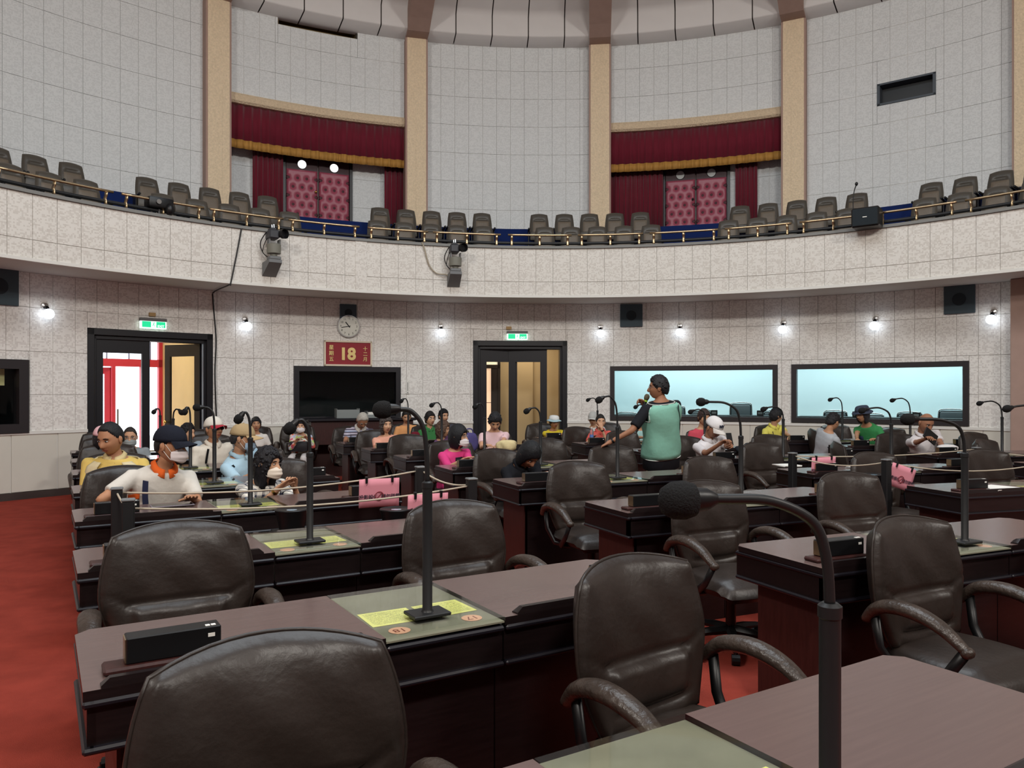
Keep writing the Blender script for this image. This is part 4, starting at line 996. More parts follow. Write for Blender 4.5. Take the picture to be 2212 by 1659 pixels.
    if hat:
        kind, c1_, c2_ = hat[:3]
        if kind == 'cap':
            c = MB(); rs = []
            for j in range(9):
                e = PI/2*j/8.2; rs.append([(.090*math.cos(e)**.8*math.sin(2*PI*k/28), -.112*math.cos(e)**.8*math.cos(2*PI*k/28)+.004, .028+.108*math.sin(e)) for k in range(28)])
            c.loft(rs); cp_ = inhead(c, 'cap', [cloth(c1_)])
            c = MB(); top_, bot_ = [], []
            for k in range(15):
                a = R_(-62+124*k/14); ro = .112+.075*math.cos(a*.9)**1.5
                x0_, y0_ = .09*math.sin(a), -.110*math.cos(a); x1_, y1_ = .088*math.sin(a)*1.02, -(ro)*math.cos(a*.85)
                zc = .036-.045*(abs(math.sin(a)))**2; top_ += [(x0_, y0_, .036), (x1_, y1_, zc-.012)]
            vs = top_+[(x, y, z-.005) for x, y, z in top_]; n = 30; fs = []
            for k in range(14): i = 2*k; fs += [(i, i+2, i+3, i+1), (n+i, n+i+1, n+i+3, n+i+2), (i+1, i+3, n+i+3, n+i+1)]
            c.add(vs, fs); inhead(c, 'brim', [cloth(c2_)], cp_)
            c = MB(); c.sph((0, .004, .137), .007, 8, 6); inhead(c, 'button', [cloth(c1_)], cp_)
            if len(hat) > 3:
                me = text_mesh(hat[3], hat[5] if len(hat) > 5 else .05, .004, .0012); c = MB(); c.mesh(me); px = hat[6] if len(hat) > 6 else 0
                a = R_(px); Tt = Matrix.Rotation(a, 4, 'Z') @ Matrix.Translation((0, -.1065, .075)) @ Matrix.Rotation(R_(66), 4, 'X'); c.v = [tuple(Tt @ Vector(p)) for p in c.v]
                c.v = [(x, -math.sqrt(max(0, 1-(x/.093)**2))*.114*(abs(y)/.114) if False else y, z) for x, y, z in c.v]
                inhead(c, 'cap_emblem', [mat('emblem_'+hat[4], hat[4], .7)], cp_, 0)
        elif kind == 'bucket':
            c = MB(); rs = []
            for (r_, z) in ((.094, .04), (.092, .075), (.085, .105), (.07, .122), (.03, .13), (.004, .131)): rs.append([(r_*math.sin(2*PI*k/28), -r_*1.2*math.cos(2*PI*k/28)+.004, z) for k in range(28)])
            c.loft(rs); cp_ = inhead(c, 'hat', [cloth(c1_) if not c1_.startswith('*') else MATS[c1_[1:]]])
            c = MB(); rs = []
            for (r_, z) in ((.093, .052), (.118, .042), (.138, .026), (.136, .021), (.115, .035), (.09, .044)): rs.append([(r_*math.sin(2*PI*k/28), -r_*1.14*math.cos(2*PI*k/28)+.004, z+.006*math.sin(6*PI*k/28)) for k in range(28)])
            c.loft(rs, cap=False); inhead(c, 'brim', [cloth(c2_) if not c2_.startswith('*') else MATS[c2_[1:]]], cp_)
    if mask:
        c = MB(); F = []
        def mp(u, v, o):
            a = R_(-68+136*u); z = -.112+.102*v; wv = 1-.55*abs(2*v-1)**2.2*(abs(2*u-1))**1.5
            rx = .068+.008*math.sin(PI*v); fy = -(.074+.030*math.sin(PI*min(1, v*1.02))**.8*math.cos(a)**2+.012*math.cos(a)+o)
            return (rx*math.sin(a)*(1+o*8), fy*math.cos(a)**.55*.99-.003*math.sin(v*18.85)*math.cos(a), -.061+(z+.061)*wv)
        c.grid(lambda u, v: mp(u, v, .010), 18, 14); c.grid(lambda u, v: mp(1-u, v, .007), 18, 14)
        mk = inhead(c, 'face_mask', [mat('mask_'+mask, mask, .85, spec=.1)])
        c = MB()
        for s in (-1, 1):
            p0 = mp(1 if s > 0 else 0, .8, .009); p1 = mp(1 if s > 0 else 0, .2, .009); c.tube(spline([p0, (s*.078, .0, .02), (s*.082, .022, 0), (s*.078, .0, -.03), p1], 5), .0016, 5)
        inhead(c, 'ear_loop', [PAPER], mk)
    if glasses:
        c = MB(); dk = glasses == 'dark'
        for s in (-1, 1):
            rr = [(s*.033+.021*math.cos(2*PI*k/18), -.096+.004*abs(math.cos(2*PI*k/18)), .004+.016*math.sin(2*PI*k/18)) for k in range(18)]
            c.tube(rr, .0013, 5, closed=True); c.tube([(s*.054, -.092, .008), (s*.076, -.05, .01), (s*.08, .01, .008)], .0013, 5)
        c.tube([(-.013, -.096, .006), (0, -.101, .009), (.013, -.096, .006)], .0013, 5); gl = inhead(c, 'glasses', [BLACK if dk else CHROME])
        for s in (-1, 1):
            c = MB(); c.lathe([(.001, -.0015), (.0205, 0), (.001, .0015)], 18, Matrix.Translation((s*.033, -.096, .004)) @ Matrix.Rotation(PI/2, 4, 'X')); inhead(c, 'lens', [mat('dark_lens', '0b0b10', .1) if dk else GLASS], gl)
    T = dict(t=t, hipc=hipc, N=N, up=up, ax=ax, ay=ay, Ls=Ls, Th=Th, arms=arms, sc=sc, shirt=shirt, inhead=inhead, torso=torso, bulk=bulk, prof=prof, belly=belly, bel=bel, fem=fem)
    for ex in extras: ex(T)
    return t
# ---- clothing extras
def surf(T, q, th, off=.02):      # point on the trunk: q along the spine, th angle from the front (deg, + to local +x)
    pr = T['prof']; qs = [p[0] for p in pr]; bl = T['belly']*float(np.interp(q, qs, [T['bel'].get(x, 0) for x in qs])); bust = .014*math.exp(-((q-.6)/.12)**2) if T['fem'] else 0
    w_ = (float(np.interp(q, qs, [p[1] for p in pr]))+bl*.3)*T['sc']*T['bulk']+off; h_ = (float(np.interp(q, qs, [p[2] for p in pr]))+bl*.5+bust*.5)*T['sc']*T['bulk']+off
    fr = -T['ay'] if T['ay'].y > 0 else T['ay']
    a = R_(th); ca, sa = math.cos(a), math.sin(a); e = 2/2.5
    return T['hipc']+T['up']*(T['Ls']*q)+fr*((bl+bust)*.6)+T['ax']*(w_*math.copysign(abs(sa)**e, sa))+fr*(h_*math.copysign(abs(ca)**e, ca))
def strap(pts, m, w=.018, name='strap'):
    def f(T):
        P = spline([surf(T, q, th, .026+.032*max(0, min(1, (q-.6)/.25))) for q, th in pts], 5); fr = -T['ay'] if T['ay'].y > 0 else T['ay']
        c = MB(); rs = []
        for i, p in enumerate(P):
            d = (P[min(i+1, len(P)-1)]-P[max(i-1, 0)]).normalized(); ctr = T['hipc']+T['up']*((p-T['hipc']).dot(T['up'])); n = (p-ctr).normalized(); sd = d.cross(n).normalized()
            rs.append([p-sd*w, p+sd*w, p+sd*w+n*.004, p-sd*w+n*.004])
        c.loft(rs); c.build(name, m, T['t'], smooth=20)
    return f
def vest(c1, trim=None, q0=-.12, open_front=True, th0=16, name='vest'):
    def f(T):
        c = MB(); qs = list(np.linspace(q0, .93, 14)); ths = list(np.linspace(th0 if open_front else 0, 360-th0 if open_front else 360, 37)); outer = []
        for q in qs:
            for th in ths:
                tt = th if th <= 180 else th-360
                arm = q > .62 and 62 < abs(tt) < 116
                lim = .62 if 62 < abs(tt) < 116 else .93
                outer.append(surf(T, min(q, lim), tt, .032+.006*math.sin(q*9+tt*.05)))
        n = len(ths); fs = []
        for j in range(len(qs)-1):
            for i in range(n-1):
                fs.append((j*n+i, j*n+i+1, (j+1)*n+i+1, (j+1)*n+i))
        c.add(outer, fs); m_ = c.data(name, cloth(c1), 180); o = put(name, m_, T['t']); md = o.modifiers.new('thick', 'SOLIDIFY'); md.thickness = .008; md.offset = 0
        if trim:
            c = MB(); c.tube([surf(T, q0, th if th <= 180 else th-360, .03) for th in ths], .005, 6)
            for s in (-1, 1):
                lo = [surf(T, q, s*62, .034) for q in np.linspace(.9, .62, 6)]+[surf(T, .62, s*a, .034) for a in (75, 90, 105)]+[surf(T, q, s*116, .034) for q in np.linspace(.62, .9, 6)]; c.tube(lo, .0045, 6)
            c.tube([surf(T, .935, th, .03) for th in np.linspace(-180, 180, 25)], .0045, 6, closed=False)
            c.build('trim', cloth(trim), o, smooth=180)
    return f
def patch(q0, q1, t0, t1, c1, name='panel', off=.0205, skew=0):
    def f(T):
        c = MB(); c.grid(lambda u, v: surf(T, q0+(q1-q0)*v+skew*(u-.5), t0+(t1-t0)*u, off), 8, 8); o = c.build(name, cloth(c1), T['t'], smooth=180); md = o.modifiers.new('thick', 'SOLIDIFY'); md.thickness = .004; md.offset = 1
    return f
def wrist(i, m, name='watch', r=.03, back=.03):
    def f(T):
        S, E_, Wp = T['arms'][i]; d = (Wp-E_).normalized(); p = Wp-d*back; c = MB(); q = d.to_track_quat('Z', 'Y').to_matrix().to_4x4(); q.translation = p
        c.lathe([(r-.004, -.009), (r, -.009), (r, .009), (r-.004, .009)], 16, q, cap=False); c.build(name, m, T['t'])
    return f

# px column and distance -> floor point
def at(px, d): return ((px-1106)/1662*d, d)
def hd(px, py, d): return ((px-1106)/1662*d, d, 1.5-(py-848)*d/1662)
def ds(px, d, z=.80): return ((px-1106)/1662*d, d, z)
NAVY = mat('navy_strap', '28304e', .7)
P = person
# ---- left block
P('man in navy cap and face mask, white and orange polo, turned to the right', at(318, 5.5), hd(368, 962, 5.35), 42, 82, 4, sc=.98, sk='tan', top='cfc9c0', sleeve=.72, hair=('crew', '15161a'), hat=('cap', '1b1e29', '1b1e29'), mask='d9cfd0', collar='e0652a',
  hands=(ds(250, 5.28, .72), ds(418, 5.15, .79)), zh=.47, belly=.03, bulk=1.06, extras=[strap([(.9, -38), (.7, -30), (.4, -22), (.1, -12)], NAVY, .02), patch(.36, .56, -74, -40, 'd9622b', 'orange_panel', .022), patch(.6, .68, -80, -44, 'd9622b', 'orange_stripe', .022, .1)], pants='3a3a3e')
P('man in yellow shirt and cream vest, looking down to his right', at(252, 6.65), hd(239, 948, 6.5), 12, -14, 16, sc=1.0, sk='tan', top='d2b565', sleeve=.8, hair=('crew', '17181c'), collar='cbb98a', bulk=1.16, belly=.05, hands=(ds(215, 6.3, .72), ds(290, 6.25, .79)), hs=1.14,
  extras=[vest('d3c5a0', th0=22)], zh=.47)
P('woman with pink and white cap and coral top behind the man in yellow', at(222, 8.3), hd(222, 946, 8.2), 50, 66, 6, sc=.9, fem=True, sk='light', top='d65a62', hair=('bob', '14141a'), hat=('cap', 'e4b7bd', 'e4b7bd'), zh=.46)
P('person in glasses and grey mask half hidden beside the yellow shirt', at(282, 9.6), hd(281, 944, 9.5), 20, 22, 8, sc=.92, sk='light', top='8a9094', hair=('crew', '2b2623'), mask='8f9392', glasses='clear', zh=.46)
P('person with short black hair facing right in grey shirt, left block', at(412, 9.9), hd(405, 936, 9.8), 55, 72, 4, sc=.92, sk='light', top='9aa7b2', hair=('thick', '151518'), zh=.46)
P('man in white visor cap and dark sunglasses, cream shirt', at(458, 8.7), hd(462, 927, 8.6), 48, 58, -6, sc=1.0, sk='tan', top='d6cdbf', sleeve=1.5, hair=('short', '54504d'), hat=('cap', 'd9d3c8', 'a8323f'), glasses='dark', collar='d6cdbf', zh=.46, extras=[strap([(.92, -30), (.6, -36), (.2, -44)], BLACK, .012)])
P('man in tan cap, blue mask and light blue shirt seen from behind', at(528, 7.45), hd(524, 947, 7.25), 72, 92, 6, sc=.98, sk='mid', top='a9c6d6', sleeve=.8, hair=('short', '2d2c2e'), hat=('cap', 'a8916e', 'b79d76'), mask='8fa6bb', collar='a3c0d0', bulk=1.08, hands=(ds(560, 6.9, .8), ds(606, 7.5, .79)), zh=.47, extras=[strap([(.92, -60), (.7, -110), (.4, -140)], BLACK, .014)])
PLAID = pattern_mat('plaid_cloth', 'plaid', ['e5e0d6', '3d4258', '23242f'], .6)
P('woman with curly dark hair, cream mask and blue plaid blouse', at(552, 6.05), hd(578, 1002, 5.85), 42, 74, 4, sc=.93, fem=True, sk='light', sleeve=1.25, tm=PLAID, hair=('long', '17151a'), mask='dccfc0', hands=(ds(600, 5.62, .795), ds(636, 5.75, .80)), hpose=('flat', 'relax'), zh=.45, extras=[wrist(0, GOLD, 'bangle', .027)], pants='30323c', seed=4)
# ---- by the left wall
P('woman with short black hair in white embroidered blouse by the wall', at(552, 12.35), hd(553, 917, 12.2), 18, 22, -4, sc=.86, fem=True, sk='mid', top='dcd8d2', hair=('shortf', '16151a'), zh=.42)
FLOR = pattern_mat('floral_cloth', 'floral', ['e7c9c4', 'd6607c', 'dfe0d0', 'b8cf7c', 'c4c7e0', 'd96a50'], .8)
def lapbag(T):
    c = MB(); c.cbox(-.15, .15, -.06, .05, -.08, .09, .02, seg=2); c.build('shoulder_bag', mat('bag_leather', '1d1d22', .5), T['t'], (0.0, -.2, .60))
P('woman in pink floral jacket, white trousers and mask sitting by the console', at(650, 13.0), hd(650, 921, 12.85), 6, 6, 0, sc=.86, fem=True, sk='fair', sleeve=1.7, tm=FLOR, hair=('shortf', '15151b'), mask='e3dcdc', pants='d8d3d2', hands=(ds(640, 12.65, .70), ds(664, 12.62, .74)), zh=.44, legs=(.1, -.42), hpose=('relax', 'relax'), extras=[lapbag], seed=9)
STR = pattern_mat('striped_polo', 'stripes', ['c3bccb', '54505f', '8fa3c4'], 1.4)
# ---- middle block
P('grey-haired man in striped polo bent over his desk', at(768, 12.2), hd(783, 908, 11.85), 22, 26, 48, sc=.98, sk='deep', tm=STR, hair=('short', 'b8b3aa'), collar='d8d4ce', hands=(ds(755, 11.5, .79), ds(785, 11.5, .79)), zh=.46)
P('woman with curly grey-brown hair in peach shirt with round emblem', at(838, 10.95), hd(834, 918, 10.8), 22, 30, 2, sc=.9, fem=True, sk='fair', top='e3a58f', hair=('curly', '4a423f'), hands=(ds(832, 10.45, .79), ds(850, 10.45, .79)), zh=.45, extras=[patch(.40, .5, 8, 24, '4b2430', 'emblem')], seed=3)
P('woman in orange top with bowed head sitting by the wall', at(880, 13.4), hd(878, 900, 13.25), 14, 14, 20, sc=.9, fem=True, sk='light', top='dfa06a', hair=('bun', '181616'), zh=.45)
P('woman with glasses and dark wavy hair in green shirt', at(926, 12.75), hd(929, 905, 12.6), 30, 36, -2, sc=.9, fem=True, sk='fair', top='3c7a45', sleeve=.35, hair=('shortf', '1b191a'), glasses='clear', collar='3c7a45', zh=.46, seed=5)
P('person with black hair behind the woman in green', at(962, 13.6), hd(958, 899, 13.5), 30, 40, 4, sc=.92, sk='light', top='44444e', hair=('thick', '141418'), zh=.46)
P('woman with brown permed hair seen from behind between two microphones', at(958, 11.45), hd(957, 928, 11.3), 65, 78, 6, sc=.9, fem=True, sk='light', top='6a4a70', hair=('curly', '5a4438'), zh=.44, seed=8)
P('woman in hot pink jacket, glasses and mask looking right', at(975, 8.5), hd(990, 943, 8.35), 38, 72, 2, sc=.93, fem=True, sk='light', top='cf3f7c', sleeve=1.25, hair=('bob', '101116'), mask='cfc6c6', glasses='clear', hands=(ds(1000, 7.95, .80), ds(1015, 8.0, .80)), pants='cf3f7c', zh=.46, extras=[patch(.3, .86, -14, 14, '17171c', 'black_top', .016), strap([(.93, 20), (.7, 18), (.35, 10)], mat('mauve_strap', '8a5f78', .7), .016)])
P('woman in pale pink t-shirt looking down at her hands', at(1068, 10.4), hd(1069, 910, 10.2), 8, 8, 38, sc=.95, fem=True, sk='light', top='ddbcbf', hair=('shortf', '1b1a1e'), hands=(ds(1052, 9.85, .82), ds(1078, 9.85, .83)), hpose=('relax', 'relax'), zh=.46, extras=[strap([(.92, 34), (.7, 26), (.35, 18)], mat('thin_strap', '5a4a50', .7), .008)])
P('woman in black with bowed head at the middle desk', at(1112, 7.35), hd(1143, 982, 7.05), 35, 38, 48, sc=.97, fem=True, sk='deep', top='15161b', sleeve=1.5, hair=('bob', '0e0f14'), hands=(ds(1150, 6.85, .72), ds(1170, 6.9, .72)), zh=.46, collar='15161b')
# ---- right block
P('woman in yellow shirt and white-blue bucket hat', at(1192, 13.6), hd(1197, 912, 13.4), 18, 20, 4, sc=.88, fem=True, sk='tan', top='e0c93a', hair=('shortf', '3a3533'), hat=('bucket', 'e4e6e4', 'a9c6cf'), hands=(ds(1215, 13.1, .79), ds(1232, 13.0, .80)), hpose=('flat', 'relax'), zh=.44)
P('woman in coral shirt with her hand over her mouth', at(1298, 12.3), hd(1297, 911, 12.15), 10, 6, 2, sc=.88, fem=True, sk='fair', top='d9625a', hair=('bun', '1b1918'), hands=(ds(1278, 11.85, .79), hd(1300, 926, 11.98)), hpose=('flat', ('relax', (0, 1, .2), (-.25, .1, 1))), zh=.45, collar='d9625a', extras=[wrist(1, BLACK, 'bracelet', .026)])
P('man in white cap behind the woman in coral', at(1284, 13.75), hd(1281, 905, 13.65), 10, -16, 6, sc=.92, sk='light', top='c9c9c6', hair=('short', '6a6562'), hat=('cap', 'b9b9b6', 'c4c4c0'), zh=.46)
P('woman in pale teal shirt half hidden by the man in the vest', at(1384, 12.75), hd(1386, 909, 12.6), 8, 18, 2, sc=.9, fem=True, sk='light', top='9ec2c0', hair=('shortf', '1a1a1e'), zh=.45, hands=(ds(1392, 12.2, .79), ds(1400, 12.2, .79)))
# standing guide with microphone
def lanyard(T):
    c = MB(); c.tube([surf(T, .93, th, .03) for th in np.linspace(60, 300, 15)], .004, 6); c.build('lanyard', mat('brown_cord', '4a3020', .7), T['t'], smooth=180)
def hem(T):
    c = MB(); rs = []
    for q, k in ((.0, .026), (-.15, .027), (-.36, .024), (-.38, .014)): rs.append(ell(T['hipc']+T['up']*(T['Ls']*q), T['ax'], T['ay'], .172*T['sc']+k, .122*T['sc']+k))
    c.loft(rs); c.build('shirt_hem', cloth('1c1d22'), T['t'], smooth=60)
g = at(1428, 8.15)
P('standing man in teal vest speaking into a hand-held microphone, back turned', g, (hd(1422, 838, 8.05)), 205, 262, 0, sc=1.02, sk='deep', top='1c1d22', sleeve=.8, hair=('thick', '17161a'), standing=True, zh=.90, hands=(hd(1398, 878, 8.42), hd(1318, 955, 7.95)), hpose=('grip', 'flat'), pants='8a7858', glasses='clear', bulk=1.0, hs=1.0,
  extras=[vest('7fb3a1', 'd9dcd6', q0=-.14), wrist(1, BLACK, 'watch', .03), strap([(.9, -150), (.6, -132), (.2, -122), (-.05, -120)], BLACK, .02, 'bag_strap'), lanyard, hem], seed=6)
P('man in white cap and white polo looking at his phone', at(1540, 9.6), hd(1541, 924, 9.4), 22, 36, 30, sc=1.0, sk='deep', top='d8d3d4', sleeve=.8, hair=('crew', '2b2625'), hat=('cap', 'dedada', 'd8d2cc', 'NY', '1c2036', .05, -6), collar='d8d3d4', hands=(ds(1555, 9.0, .90), ds(1578, 9.05, .88)), hpose=('relax', 'grip'), zh=.47)
P('person in red patterned top bent behind the man in the white cap', at(1512, 11.15), hd(1520, 902, 11.0), 10, 20, 10, sc=.9, fem=True, sk='light', top='c04a58', hair=('shortf', '3a2a28'), zh=.44)
P('woman with black hair in yellow polo, face turned away to the right', at(1668, 12.8), hd(1676, 899, 12.6), 20, 104, 4, sc=.95, fem=True, sk='light', top='d9cf63', hair=('shortf', '141318'), collar='d9cf63', hands=(ds(1670, 12.2, .79), ds(1708, 12.2, .80)), hpose=('flat', 'relax'), zh=.46, extras=[strap([(.9, -30), (.6, -24), (.2, -18)], mat('thin_strap2', '3a3330', .7), .006)], seed=11)
P('man in light grey shirt turned to the right, half back view', at(1778, 11.35), hd(1799, 911, 11.2), 105, 118, 22, sc=.98, sk='mid', top='a9acb0', sleeve=.8, hair=('thick', '1a181b'), zh=.47)
DOT = mat('hat_dots', '2c3140', .8, color2='2c3140')
P('woman in green top and dark bucket hat leaning left to talk', at(1898, 11.75), hd(1863, 895, 11.4), -42, -62, 10, sc=.95, fem=True, sk='mid', top='3d8a52', sleeve=.4, hair=('bob', '2c2a30'), hat=('bucket', '3c4252', '3c4252'), hands=(ds(1852, 11.1, .80), ds(1895, 11.2, .80)), hpose=('flat', 'relax'), zh=.47, extras=[patch(.2, .8, -40, -12, '2a3448', 'dark_panel'), wrist(0, GOLD, 'bracelet', .026)])
P('bald man in white shirt looking down at a tablet', at(2005, 10.2), hd(2000, 913, 9.95), 8, 12, 30, sc=1.0, sk='deep', top='d6cfcf', sleeve=.8, hair=('fringe', '4a4440'), collar='d6cfcf', hands=(ds(2000, 9.55, .93), ds(2038, 9.6, .82)), hpose=('relax', 'grip'), zh=.47, extras=[strap([(.92, 26), (.7, 20), (.3, 10)], mat('dark_green_strap', '22302a', .7), .02)])
# ================================================================== WALL FITTINGS
BULB = mat('bulb_glow', 'ffffff', .4, emit=6, ecol='e6f2ff')
LAMPS = [(-53.3, 'leftmost wall lamp beside the left window'), (-34.7, 'wall lamp between the open door and the date board'), (-12.95, 'wall lamp to the left of the middle door'), (5.96, 'wall lamp just right of the middle door'), (15.15, 'wall lamp above the left lit window'), (26.5, 'wall lamp above the gap between the two lit windows'), (35.8, 'wall lamp above the right lit window'), (46.4, 'rightmost wall lamp beside the mauve pillar')]
for a, lb in LAMPS:
    t = wthing('wall_lamp', 'chrome and bare globe '+lb, 'lamp', RL, a, 2.72, 'bare globe wall lamps')
    mb = MB(); mb.lathe([(.001, .04), (.045, .03), (.055, .0)], 16, Matrix.Translation((0, -.016, .02)) @ Matrix.Rotation(PI/2, 4, 'X')); mb.tube([(0, -.05, .02), (0, -.08, .01), (0, -.1, -.005)], .013, 8); mb.build('mount', CHROME, t)
    mb = MB(); q = Matrix.Translation((0, -.1, -.005)) @ Matrix.Rotation(R_(150), 4, 'X'); mb.lathe([(.02, -.02), (.026, 0), (.026, .04), (.022, .05)], 14, q); mb.build('socket', BLACK, t)
    mb = MB(); c = q @ Vector((0, 0, .108)); mb.sph(c, .072, 20, 14); mb.build('globe', BULB, t, smooth=180)
SPK = mat('speaker_blue_grey', '3c4a52', .7); SPKD = mat('speaker_grille', '232c32', .8, bump=.6, bscale=400)
for a, z, w_, lb in ((-57.0, 2.96, .25, 'square grey wall speaker at the left edge'), (-23.6, 2.95, .15, 'square dark wall speaker partly hidden by the clock'), (9.57, 2.965, .21, 'square slate wall speaker above the left lit window'), (43.5, 2.98, .22, 'square slate wall speaker near the right edge')):
    t = wthing('wall_speaker', lb, 'speaker', RL-.012, a, z, 'square wall speakers')
    mb = MB(); mb.cbox(-w_, w_, -.05, 0, -w_-.005, w_+.005, .006); mb.build('cabinet', SPK, t)
    mb = MB(); mb.lathe([(w_*.45, 0), (w_*.45, .006), (w_*.4, .006)], 24, Matrix.Translation((0, -.05, 0)) @ Matrix.Rotation(PI/2, 4, 'X')); mb.build('grille', SPKD, t)
# clock
t = wthing('wall_clock', 'round silver-rimmed wall clock above the red date board', 'clock', RL-.03, -23.56, 2.705)
fx = Matrix.Rotation(PI/2, 4, 'X')
mb = MB(); mb.lathe([(.205, 0), (.207, .03), (.2, .045), (.19, .045), (.185, .034)], 40, fx, cap=False); mb.build('rim', CHROME, t)
mb = MB(); mb.lathe([(.188, .02), (.188, .034)], 40, fx); mb.build('dial', mat('clock_dial', 'd5d6cd', .5), t)
DK = mat('dark_print', '1a1a1c', .7)
for k in range(1, 13):
    a = 2*PI*k/12; put_text('numeral', str(k), .052, DK, t, (.145*math.sin(a), -.036, .145*math.cos(a)-.004), (PI/2, 0, 0), .0008)
for nm, a, L, w_ in (('hour_hand', (10+43/60)/12*2*PI, .095, .008), ('minute_hand', 43/60*2*PI, .14, .006)):
    mb = MB(); mb.box(-w_, w_, -.001, .001, -.03, L); mb.build(nm, DK, t, (0, -.04, 0), (0, a, 0), smooth=0)
# date board
DM = -23.6
t = wthing('date_board', 'red calendar board with gold figures 18 and gold characters', 'sign', RL-.03, DM, 2.21)
mb = MB(); w_, h = .435, .23
for q in ((-w_, w_, h-.03, h), (-w_, w_, -h, -h+.03), (-w_, -w_+.03, -h, h), (w_-.03, w_, -h, h)): mb.box(q[0], q[1], -.03, .0, q[2], q[3])
mb.build('frame', mat('cream_frame', 'd8cab4', .6), t, smooth=0)
mb = MB(); mb.box(-w_+.02, w_-.02, -.014, 0, -h+.02, h-.02); mb.build('panel', mat('red_panel', '8f1f2a', .6, noise=.05), t, smooth=0)
GL = mat('gold_char', 'd8c084', .32, metal=.85)
put_text('figure', '1', .30, GL, t, (-.09, -.02, -.02), (PI/2, 0, 0), .006, .012); put_text('figure', '8', .30, GL, t, (.06, -.02, -.02), (PI/2, 0, 0), .006, .012)
for i, ch in enumerate('星期五'): put_text('character', ch, .09, GL, t, (-.305, -.018, .1-.105*i), (PI/2, 0, 0), .004, .001)
for i, ch in enumerate('十二月'): put_text('character', ch, .085, GL, t, (.31, -.018, .085-.095*i), (PI/2, 0, 0), .004, .001)
# exit signs
EX_G = mat('exit_green', '10b878', .5, emit=1.1, ecol='19c98a'); EX_W = mat('exit_white', 'e9fff6', .5, emit=1.3, ecol='e4fff4')
for a, lb, jb in ((-43.85, 'lit green exit sign above the open left door', -43.99), (-3.9, 'lit green exit sign above the middle door', -5.0)):
    t = wthing('exit_sign', lb, 'sign', RL-.02, a, 2.585, 'lit green exit signs')
    mb = MB(); mb.cbox(-.2, .2, -.07, 0, .04, .09, .004); mb.build('housing', GREY, t)
    mb = MB(); mb.box(-.195, .195, -.06, -.01, -.075, .05); mb.build('light_panel', EX_W, t, smooth=0)
    mb = MB(); mb.box(-.175, -.04, -.0615, -.06, -.058, .035); mb.build('green_field', EX_G, t, smooth=0)
    mb = MB(); mb.box(.04, .178, -.0615, -.06, -.058, .035); mb.build('green_field', EX_G, t, smooth=0)
    mb = MB(); T = Matrix.Translation((0, -.061, -.012)); mb.sph((.006, 0, .032), (.008, .001, .008), 8, 6, T); mb.tube([T @ Vector(p) for p in ((.004, 0, .022), (-.004, 0, -.002))], .006, 6, sy=.3); mb.tube([T @ Vector(p) for p in ((-.004, 0, -.002), (.012, 0, -.014), (.012, 0, -.032))], .004, 6); mb.tube([T @ Vector(p) for p in ((-.004, 0, -.002), (-.012, 0, -.018), (-.022, 0, -.02))], .004, 6); mb.tube([T @ Vector(p) for p in ((.004, 0, .018), (.018, 0, .01))], .003, 6); mb.tube([T @ Vector(p) for p in ((.003, 0, .018), (-.014, 0, .008))], .003, 6); mb.build('running_figure', EX_G, t)
    put_text('lettering', 'EXIT', .05, EX_W, t, (.109, -.062, -.036), (PI/2, 0, 0), .0005, .001)
    mb = MB(); mb.cbox(-.05, .05, -.035, 0, -.03, .03, .004); o = mb.build('junction_box', mat('brown_box', 'a98a5c', .6)); o.location = W(RL-.016, jb+.1, 2.735); o.rotation_euler = (0, 0, -R_(jb+.1)); tag(o, 'small brown box fixed above the '+('left' if a < -20 else 'middle')+' exit sign', 'box')
t = wthing('wall_thermometer', 'narrow white thermometer strip on the wall beside the black window', 'thermometer', RL-.016, -16.8, 1.6)
mb = MB(); mb.cbox(-.03, .03, -.02, 0, -.125, .125, .005); mb.build('case', WHITE, t)
mb = MB(); mb.box(-.004, .004, -.022, -.02, -.07, .09); mb.sph((0, -.02, -.1), (.009, .004, .009), 8, 6); mb.build('tube', DK, t)
t = wthing('notice_card', 'pale yellow card inside the left edge window', 'card', RL+.2, -56.3, 1.72); mb = MB(); mb.box(-.06, .06, -.004, 0, -.12, .12); mb.build('card', mat('yellow_card', 'd8c890', .8), t, smooth=0)

# ================================================================== GALLERY: doors, curtains, seats' fittings
def drape(a0, a1, R, z0, z1, m, per=.16, amp=.03, name='curtain', nz=1, zz=None):
    w_ = R_(a1-a0)*R; n = max(16, int(w_/per*10)); mb = MB(); am = (a0+a1)/2; rs = []
    for j in range(nz+1):
        for k in range(n+1):
            s = -w_/2+w_*k/n; ph = s/per*2*PI; y = amp*math.sin(ph+.7*math.sin(s*5))+amp*.3*math.sin(2.3*ph+1); a = am+math.degrees(s/R); z = z0+(z1-z0)*j/nz
            if zz and j == 0: z += zz*math.sin(ph)
            p = W(R+y, a, z); rs.append(p)
    fs = [(j*(n+1)+k, j*(n+1)+k+1, (j+1)*(n+1)+k+1, (j+1)*(n+1)+k) for j in range(nz) for k in range(n)]
    mb.add(rs, fs); return mb, am
BTN = MB(); BTN.lathe([(.052, 0), (.044, .010), (.024, .014), (.002, .015)], 14, Matrix.Rotation(PI/2, 4, 'X')); BTNM = BTN.data('button', mat('maroon_button', '430c1c', .6), 180)
